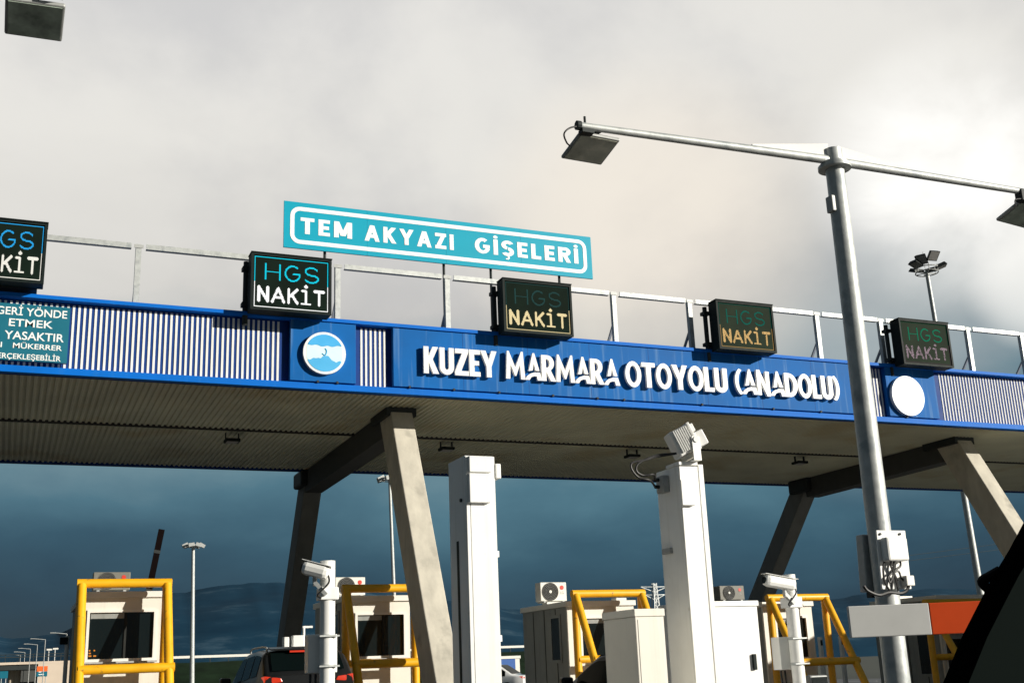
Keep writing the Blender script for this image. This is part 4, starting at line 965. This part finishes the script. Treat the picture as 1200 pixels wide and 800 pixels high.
# ------------------------------------------------------------------ vehicles
def interp(pts, y):
    if y <= pts[0][0]: return pts[0][1]
    for (a, b), (c, d) in zip(pts, pts[1:]):
        if y <= c: return b+(d-b)*(y-a)/(c-a) if c > a else d
    return pts[-1][1]
def smooth_interp(pts, y, s=.10): return sum(interp(pts, y+k*s) for k in (-1, -.5, 0, .5, 1))/5
def car(t, x, y, L, W, roof, belt, paint, win_y, z0=.32, tumble=.16, tail=True, wheel_r=.34):
    """roof, belt: (distance from the rear, height) outlines; win_y: side-window spans"""
    hw = W/2; n = 70; rings = []
    def half(yy):
        e = 1.0
        if yy < .5: e = .90+.10*math.sin(math.pi/2*yy/.5)
        if yy > L-.9: e = .80+.20*math.sin(math.pi/2*max(0, (L-yy))/.9)
        return hw*e
    def geo(yy):
        zt = smooth_interp(roof, yy); zb = min(smooth_interp(belt, yy), zt-.03); w = half(yy)
        rw = max(.3, w-tumble*max(0, zt-zb)/.5*.9-.03)
        return zt, zb, w, rw
    def rowpts(yy):
        zt, zb, w, rw = geo(yy)
        hp = [(w*.90, z0), (w*.985, z0+.14), (w, (z0+zb)/2), (w*.995, zb-.10), (w*.965, zb), (rw+.02, zt-.075), (rw-.05, zt-.022), (rw*.6, zt), (0, zt+.012)]
        return [Vector((x+a, y+yy, b)) for a, b in hp]+[Vector((x-a, y+yy, b)) for a, b in hp[-2::-1]]
    mb = MB()
    for i in range(n+1): mb.v += rowpts(L*i/n)
    k = 17
    mb.f = [(i*k+j, i*k+j+1, (i+1)*k+j+1, (i+1)*k+j) for i in range(n) for j in range(k-1)]+[tuple(range(k)), tuple(range(n*k, n*k+k))[::-1]]
    mb.f += [(i*k+k-1, i*k, (i+1)*k, (i+1)*k+k-1) for i in range(n)]
    body = mb.build('body', paint, t, smooth=True, angle=50)
    for s in (1, -1):
        for (ya, yb) in win_y:
            g = MB(); m_ = 10
            for i in range(m_+1):
                yy = ya+(yb-ya)*i/m_; zt, zb, w, rw = geo(yy)
                for u in (.07, .93):
                    g.v.append(Vector((x+s*(w*.965+(rw+.02-w*.965)*u+.010), y+yy, zb+(zt-.075-zb)*u+.002)))
            g.f = [(2*i, 2*i+2, 2*i+3, 2*i+1) for i in range(m_)]
            g.build('side_window', M['carglass'], t)
    def screen(ya, yb, name, lift):
        g = MB(); m_ = 8
        for i in range(m_+1):
            yy = ya+(yb-ya)*i/m_; zt, zb, w, rw = geo(yy)
            for u in (-.86, -.43, 0, .43, .86): g.v.append(Vector((x+u*(rw-.02), y+yy+lift[0], zt+.012+lift[1])))
        g.f = [(5*i+j, 5*i+j+1, 5*i+j+6, 5*i+j+5) for i in range(m_) for j in range(4)]
        g.build(name, M['carglass'], t)
    yr = [p[0] for p in roof]
    screen(roof[1][0]+.04, roof[2][0]-.03, 'rear_window', (-.012, .012)); screen(roof[4][0]+.06, roof[5][0]-.05, 'windscreen', (.012, .014))
    if tail:
        for s in (1, -1):
            zt, zb, w, rw = geo(.02); zz = interp(belt, 0)
            MB().hexa([Vector((x+s*(w*.60), y-.02, zz-.11)), Vector((x+s*(w*1.0), y+.015, zz-.15)), Vector((x+s*(w*1.0), y+.015, zz+.0)), Vector((x+s*(w*.64), y-.02, zz-.045))],
                      [Vector((x+s*(w*.60), y+.10, zz-.11)), Vector((x+s*(w*1.0)+s*.03, y+.26, zz-.14)), Vector((x+s*(w*1.0)+s*.03, y+.26, zz-.02)), Vector((x+s*(w*.64), y+.10, zz-.045))]).build('tail_lamp', M['tail'], t, bevel=.012)
    for s in (1, -1):
        ym = y+roof[5][0]-.42; zm = interp(belt, roof[5][0]-.4)+.10
        MB().box(x+s*(hw+.02), x+s*(hw+.24), ym-.07, ym+.09, zm-.08, zm+.09).build('mirror', paint if paint is not M['carw'] else M['carw'], t, bevel=.04)
        for yw in (.85, L-.88):
            xo = x+s*(hw-.10)
            ty = MB().cyl((xo-.11*s, y+yw, wheel_r), (xo+.11*s, y+yw, wheel_r), wheel_r, n=28).build('wheel', M['rubber'], t, smooth=True)
            MB().cyl((xo+.111*s, y+yw, wheel_r), (xo+.118*s, y+yw, wheel_r), wheel_r*.64, n=20).build('rim', M['rim'], ty, smooth=True)
    MB().box(x-.26, x+.26, y-.03, y-.012, .72, .83).build('number_plate', M['whitec'], t)
# dark SUV waiting between the first two booths
p = P(363, 757, 22.6)
sx = P(363, 780, 22.0).x; hz = p.z
t = thing('suv', (sx, 22, 0), 'black SUV with lit red tail lights waiting between the first two booths', 'car')
k = hz/1.72
roofS = [(0, 1.20*k), (.06, 1.26*k), (.50, 1.66*k), (1.2, 1.71*k), (2.6, 1.66*k), (3.35, 1.12*k), (4.45, .92*k)]
car(t, sx, 22.0, 4.5, 1.84, roofS, [(0, 1.235*k), (1.2, 1.18*k), (3.4, 1.03*k), (4.5, .86*k)], M['suv'], [(.55, 1.15), (1.25, 2.05), (2.13, 2.95)])
for s in (1, -1):
    MB().tube(spline([(sx+s*.66, 22.7, 1.655*k), (sx+s*.66, 22.85, 1.735*k), (sx+s*.65, 24.2, 1.735*k), (sx+s*.64, 24.4, 1.66*k)], 6), .018, 6).build('roof_rail', M['galvd'], t, smooth=True)
MB().box(sx-.30, sx+.30, 22.34, 22.36, 1.625*k, 1.655*k).build('brake_lamp', M['tail'], t)
MB().hexa([Vector((sx-.66, 22.33, 1.66*k)), Vector((sx+.66, 22.33, 1.66*k)), Vector((sx+.62, 22.8, 1.70*k)), Vector((sx-.62, 22.8, 1.70*k))], [Vector((sx-.66, 22.33, 1.69*k)), Vector((sx+.66, 22.33, 1.69*k)), Vector((sx+.62, 22.8, 1.732*k)), Vector((sx-.62, 22.8, 1.732*k))]).build('spoiler', M['suv'], t, bevel=.008)
MB().beam((sx-.1, 22.09, 1.16*k), (sx+.42, 22.16, 1.24*k), .03, .02).build('rear_wiper', M['black'], t)
# small black car between the white columns
Yc = 15.6; a = PX(668, 795, 8.9)
t = thing('hatchback', (9.75, Yc, 0), 'small black car seen from behind its open lane, left of the pale cabinet', 'car')
zt = PX(716, 764, 8.95).z
car(t, 9.78, a.y-2.62, 4.0, 1.72, [(0, .95), (.05, 1.0), (.45, zt-.06), (1.0, zt), (1.95, zt-.02), (2.95, .98), (4.0, .78)], [(0, .98), (1.5, .95), (3.0, .90), (4.0, .72)], M['carb'], [(.5, 1.35), (1.43, 2.5)], wheel_r=.31)
# white sedan ahead
Yw = 58; q_ = P(618, 785, Yw); xx = q_.x
t = thing('sedan', (xx, Yw, 0), 'white sedan driving away just right of the left white column', 'car')
zt = min(1.62, P(600, 777, Yw).z)
car(t, xx, Yw, 4.6, 1.8, [(0, .98), (.55, 1.04), (1.35, zt-.03), (1.9, zt), (2.6, zt-.03), (3.4, 1.0), (4.6, .80)], [(0, .95), (1.5, .94), (3.3, .90), (4.6, .75)], M['carw'], [(.95, 1.7), (1.8, 2.85)], tail=True)
t.rotation_euler.z = rad(48)

# ------------------------------------------------------------------ far masts and lamps
def mast(px_t, py_t, Y, r0, r1, lab, heads, lean_px=None, cat='floodlight mast'):
    a = P(px_t, py_t, Y); base = Vector((a.x, Y, 0))
    if lean_px: q = P(*lean_px, Y); base = a+(q-a)*(a.z/(a.z-q.z))
    t = thing('floodlight_mast', base, lab, cat)
    MB().cyl(base, a, r0, r1, n=14).build('pole', M['galv'], t, smooth=True)
    return t, a
t, a = mast(1086, 318, 55, .24, .13, 'tall floodlight mast with a ring of floodlights behind the rightmost display', 0, (1146, 676))
rg = MB(); n = 24; RR = .72
for zz in (0.0, .30): rg.tube([(a.x+RR*math.cos(2*math.pi*i/n), 55+RR*math.sin(2*math.pi*i/n), a.z-.1+zz) for i in range(n+1)], .035, 6)
for k in range(6): rg.cyl((a.x, 55, a.z-.1), (a.x+RR*math.cos(k*math.pi/3), 55+RR*math.sin(k*math.pi/3), a.z-.1), .03, n=6)
for k in range(6): rg.cyl((a.x+RR*math.cos(k*math.pi/3), 55+RR*math.sin(k*math.pi/3), a.z-.1), (a.x+RR*math.cos(k*math.pi/3), 55+RR*math.sin(k*math.pi/3), a.z+.35), .03, n=6)
rg.build('ring', M['galvd'], t)
MB().cyl((a.x-.1, 55, a.z), (a.x-.1, 55, a.z+1.35), .02, n=6).build('rod', M['galvd'], t)
for ang, tz in ((186, .15), (212, .40), (262, .58), (325, .02), (25, .10), (90, .1)):
    c = Vector((a.x+(RR+.22)*math.cos(rad(ang)), 55+(RR+.22)*math.sin(rad(ang)), a.z+tz+.15))
    d = nrm(Vector((math.cos(rad(ang)), math.sin(rad(ang)), -1.1 if tz > .3 else -2.8))); u = nrm(d.cross(Vector((0, 0, 1)))); v_ = u.cross(d)
    q = lambda o_, s_: [o_+u*s_*i+v_*s_*j for i, j in ((-1, -1), (1, -1), (1, 1), (-1, 1))]
    h = MB().hexa(q(c, .36), q(c-d*.24, .28)).build('floodlight', M['dsteel'], t); MB().hexa(q(c+d*.012, .31), q(c+d*.002, .31)).build('glass', M['greyp'], h)
def simple_mast(px, py, Y, r, lab, lean=None):
    t, a = mast(px, py, Y, r*1.5, r, lab, 0, lean)
    rg = MB(); n = 16
    rg.tube([(a.x+.8*math.cos(2*math.pi*i/n), Y+.8*math.sin(2*math.pi*i/n), a.z-.25) for i in range(n+1)], .05, 5)
    for k in range(4): rg.cyl((a.x, Y, a.z-.25), (a.x+.8*math.cos(k*1.57), Y+.8*math.sin(k*1.57), a.z-.25), .04, n=5)
    rg.build('ring', M['galvd'], t)
    for ang in (195, 250, 300, 350, 60, 130):
        c = Vector((a.x+1.05*math.cos(rad(ang)), Y+1.05*math.sin(rad(ang)), a.z-.1))
        MB().box(c.x-.36, c.x+.36, c.y-.25, c.y+.25, c.z-.2, c.z+.22, Matrix.Rotation(.5*math.cos(rad(ang)), 3, 'Y'), c).build('floodlight', M['galvd'], t)
simple_mast(226.5, 638, 150, .20, 'thin floodlight mast rising between the leftmost booth and the dark car', (225, 790))
simple_mast(456.5, 560, 115, .15, 'thin floodlight mast beside the front concrete leg, its head at the roof edge', (461.5, 690))
# street lamps of the road running off to the left
lampx = [(53.2, 749, 190), (43.9, 755, 212), (35.8, 760, 236), (29.3, 764, 262), (24.2, 767.3, 290), (78.5, 742.3, 168)]
for i, (px, py, Y) in enumerate(lampx):
    a = P(px, py, Y); names = ['street lamp by the overpass in front of the orange and teal sign', 'second street lamp of the row left of the orange sign', 'third street lamp of the row before the overpass opening',
             'fourth street lamp of the receding row at the overpass', 'farthest visible street lamp of the row at the far left', 'street lamp whose arm shows just left of the leftmost booth']
    t = thing('street_lamp', (a.x, Y, 0), names[i], 'street lamp', 'street lamps of the road at the far left')
    MB().cyl((a.x, Y, 0), a, .075, .05, n=10).build('pole', M['galvd'], t, smooth=True)
    MB().cyl(a, (a.x-1.5, Y, a.z+.18), .055, .045, n=8).build('arm', M['galv'], t, smooth=True)
    MB().box(a.x-2.1, a.x-1.45, Y-.14, Y+.14, a.z+.12, a.z+.23).build('lamp_head', M['galvd'], t, bevel=.04)
for px, py, lab in ((57.3, 761, 'small distant lamp post above the overpass deck, left one of the two'), (64.6, 760, 'small distant lamp post above the overpass deck, right one of the two')):
    a = P(px, py, 300); t = thing('street_lamp', (a.x, 300, 0), lab, 'street lamp', 'lamps on the overpass')
    MB().cyl((a.x, 300, 0), a, .16, .12, n=8).build('pole', M['galvd'], t); MB().box(a.x-.5, a.x+.7, 299.8, 300.2, a.z-.1, a.z+.25).build('lamp_head', M['trim'], t)
# signal pole with small black box behind first booth
a = P(79, 744.5, 27.5); t = thing('signal_pole', (a.x, 27.5, 0), 'white signal pole with a small black box at the left edge of the leftmost booth', 'pole')
MB().cyl((a.x, 27.5, 0), a, .045, n=12).build('pole', M['white'], t, smooth=True)
b2 = P(75.5, 749, 27.5); MB().box(b2.x-.09, b2.x+.07, 27.42, 27.6, b2.z-.10, b2.z+.05).build('signal_box', M['black'], t, bevel=.01)

# ------------------------------------------------------------------ overpass, far left
YO = 250
zt = P(40, 772.5, YO).z; zd = P(40, 777.5, YO).z
xo1 = P(77, 775, YO).x; xa1 = P(45, 775, YO).x; xl = P(-260, 775, YO).x
ov = thing('overpass', (xa1, YO, 0), 'pale concrete overpass with a dark opening below its deck at the far left', 'bridge')
MB().box(xl, xo1+6, YO, YO+12, zd, zt-.35).build('deck', M['bridge'], ov)
MB().box(xa1, xo1+6, YO+.03, YO+11.9, 0, zd-.01).build('abutment', M['bridge'], ov)
MB().box(xl, xa1-.02, YO+.4, YO+11.5, zd-1.0, zd-.02).build('girder', M['dsteel'], ov)
for px in (14, 20): x = P(px, 790, YO+5).x; MB().cyl((x, YO+5, 0), (x, YO+5, zd-1.0), .7, n=14).build('pier', M['bridge'], ov, smooth=True)
pr = MB(); pr.box(xl, xo1+6, YO+.05, YO+.15, zt+.5, zt+.65); pr.box(xl, xo1+6, YO+.05, YO+.15, zt+1.0, zt+1.12)
x = xl
while x < xo1+6: pr.box(x, x+.12, YO+.16, YO+.28, zt-.3, zt+1.12); x += 2.5
pr.build('parapet', M['dsteel'], ov)
MB().box(P(18, 790, YO+20).x, P(46, 790, YO+20).x, YO+20, YO+21, 0, zd-.5).build('rear_wall', M['concd'], ov)
x0, x1 = P(43.5, 780, 205).x, P(56, 780, 205).x; z1, zm, z0 = P(50, 780, 205).z, P(50, 786.3, 205).z, P(50, 792, 205).z
t = thing('road_sign', ((x0+x1)/2, 205, 0), 'distant road sign with orange upper and teal lower panel before the overpass', 'sign')
MB().box(x0, x1, 205, 205.1, zm+.03, z1).build('orange_panel', M['orange'], t); MB().box(x0, x1, 205, 205.1, z0, zm).build('teal_panel', M['teald'], t)
lb = MB()
for k in range(2): lb.box(x0+.3, x1-.5-.4*k, 204.98, 204.999, z0+.25+.38*k, z0+.38+.38*k)
lb.build('lettering', M['signw'], t)
for x in (x0+.2, x1-.2): MB().cyl((x, 205.2, 0), (x, 205.2, z1), .07, n=8).build('post', M['galvd'], t)
# teal sign beyond, dark car and white van on the far road
a, b2 = P(0, 786, 230), P(9, 794, 230); t = thing('road_sign', (a.x, 230, 0), 'teal road sign under the overpass at the very left edge', 'sign')
MB().box(a.x, b2.x, 230, 230.1, b2.z, a.z).build('teal_panel', M['teald'], t)
for x in (a.x+.3, b2.x-.3): MB().cyl((x, 230.2, 0), (x, 230.2, a.z), .07, n=8).build('post', M['galvd'], t)
# hut and hoarding ahead of the white sedan
a, b2 = P(597, 768, 120), P(609.5, 790, 120)
t = thing('service_hut', ((a.x+b2.x)/2, 122, 0), 'small distant hut with blue and white wall behind the white sedan', 'hut')
xm = P(603.5, 768, 120).x
MB().box(a.x-5, xm, 120, 124, 0, a.z-.3).build('blue_wall', M['bluew'], t); MB().box(xm+.01, b2.x, 120, 124, 0, a.z-.3).build('white_wall', M['trim'], t)
MB().box(a.x-5.1, b2.x+.1, 119.9, 124.1, a.z-.29, a.z).build('roof', M['trim'], t)

# lattice pylon
YY = 330; a = P(766.5, 683, YY); x, zt = a.x, a.z
t = thing('power_pylon', (x, YY, 0), 'pale lattice power pylon on the horizon left of the right white column', 'pylon')
tw = MB(); N_ = 12
def wd(z): return .5+2.6*(1-z/zt)**1.5
for i in range(N_):
    z0, z1 = zt*i/N_, zt*(i+1)/N_; w0, w1 = wd(z0), wd(z1)
    for sx_, sy_ in ((1, 1), (1, -1), (-1, 1), (-1, -1)): tw.beam((x+sx_*w0, YY+sy_*w0, z0), (x+sx_*w1, YY+sy_*w1, z1), .26, .26, (0, 1, 0.01))
    for s in (1, -1): tw.beam((x-s*w0, YY-w0, z0), (x+s*w1, YY-w1, z1), .16, .16, (0, 1, .01))
tw.build('tower', M['galv'], t)
am = MB()
for zz, wl_ in ((zt*.955, 5.0), (zt*.86, 3.6)):
    for s in (1, -1):
        am.beam((x, YY-.4, zz), (x+s*wl_, YY, zz+.1), .2, .2); am.beam((x, YY, zz-1.6), (x+s*wl_, YY, zz+.1), .2, .2)
am.build('cross_arm', M['galv'], t)
# two thin power lines at right
for pa, pb, lab in (((1030, 655), (1400, 598), 'upper of two thin power lines against the dark sky right of the light pole'), ((1030, 661), (1400, 606), 'lower of two thin power lines against the dark sky right of the light pole')):
    a, b2 = P(*pa, 150), P(*pb, 150); mid = (a+b2)/2+Vector((0, 0, -.6))
    tag(MB().tube(spline([a, mid, b2], 12), .035, 5).build('power_line', M['dsteel'], smooth=True), lab, 'power line', 'thin power lines')

# unseen truck added beyond the right edge to block sun from the last booth
def lorry(x, y0, y1, lab):
    t = thing('lorry', (x, (y0+y1)/2, 0), lab, 'lorry')
    MB().box(x-1.25, x+1.25, y0+2.5, y1, 1.0, 4.2).build('box_body', M['trim'], t, bevel=.04)
    MB().box(x-.9, x+.9, y0+.2, y1-.3, .7, .98).build('chassis', M['black'], t)
    MB().hexa([Vector((x+sx*1.2, yy, .75)) for sx, yy in ((-1, y0), (1, y0), (1, y0+2.3), (-1, y0+2.3))], [Vector((x+sx*1.15, yy, 3.2)) for sx, yy in ((-1, y0+.35), (1, y0+.35), (1, y0+2.3), (-1, y0+2.3))]).build('cab', M['bluew'], t, bevel=.08)
    for s_ in (1, -1):
        for yy in (y0+1.2, y1-2.4, y1-1.2):
            w_ = MB().cyl((x+s_*.85, yy, .5), (x+s_*1.2, yy, .5), .5, n=28).build('wheel', M['rubber'], t, smooth=True); MB().cyl((x+s_*1.201, yy, .5), (x+s_*1.21, yy, .5), .28, n=20).build('rim', M['rim'], w_)
lorry(25.2, 13.0, 21.9, 'pale box lorry waiting beyond the last booth, out of sight to the right')

# ------------------------------------------------------------------ windscreen pillar of the car the photo was taken from
cp_ = thing('windscreen_pillar', PD(1170, 760, .9), 'black windscreen pillar of the car in the lower right corner', 'car pillar')
edge = [(1010, 980), (1060, 885), (1105, 800), (1127, 746), (1152, 697), (1164, 674), (1182, 645), (1200, 611), (1240, 535), (1300, 430)]
def ribbon(off0, off1, d0, d1, name, m, dep):
    mb = MB()
    for (px, py) in edge:
        for o_, dp in ((off0, dep), (off1, dep), (off1+20, dep+d1), (off0+20, dep+d0)): mb.v.append(PD(px+o_, py, dp))
    n = len(edge)
    mb.f = [(i*4+j, i*4+(j+1) % 4, (i+1)*4+(j+1) % 4, (i+1)*4+j) for i in range(n-1) for j in range(4)]+[(0, 1, 2, 3), (n*4-1, n*4-2, n*4-3, n*4-4)]
    mb.build(name, m, cp_, smooth=True, angle=30)
ribbon(0, 34, .06, .06, 'outer_seal', M['trimblk'], .92)
ribbon(30, 170, .08, .05, 'inner_trim', M['trimgrn'], .86)
kn = MB(); kn.tube(spline([PD(1172, 668, .93), PD(1160, 675, .93), PD(1151, 681, .93), PD(1158, 690, .93)], 5), .004, 8); kn.build('mirror_tip', M['trimblk'], cp_, smooth=True)
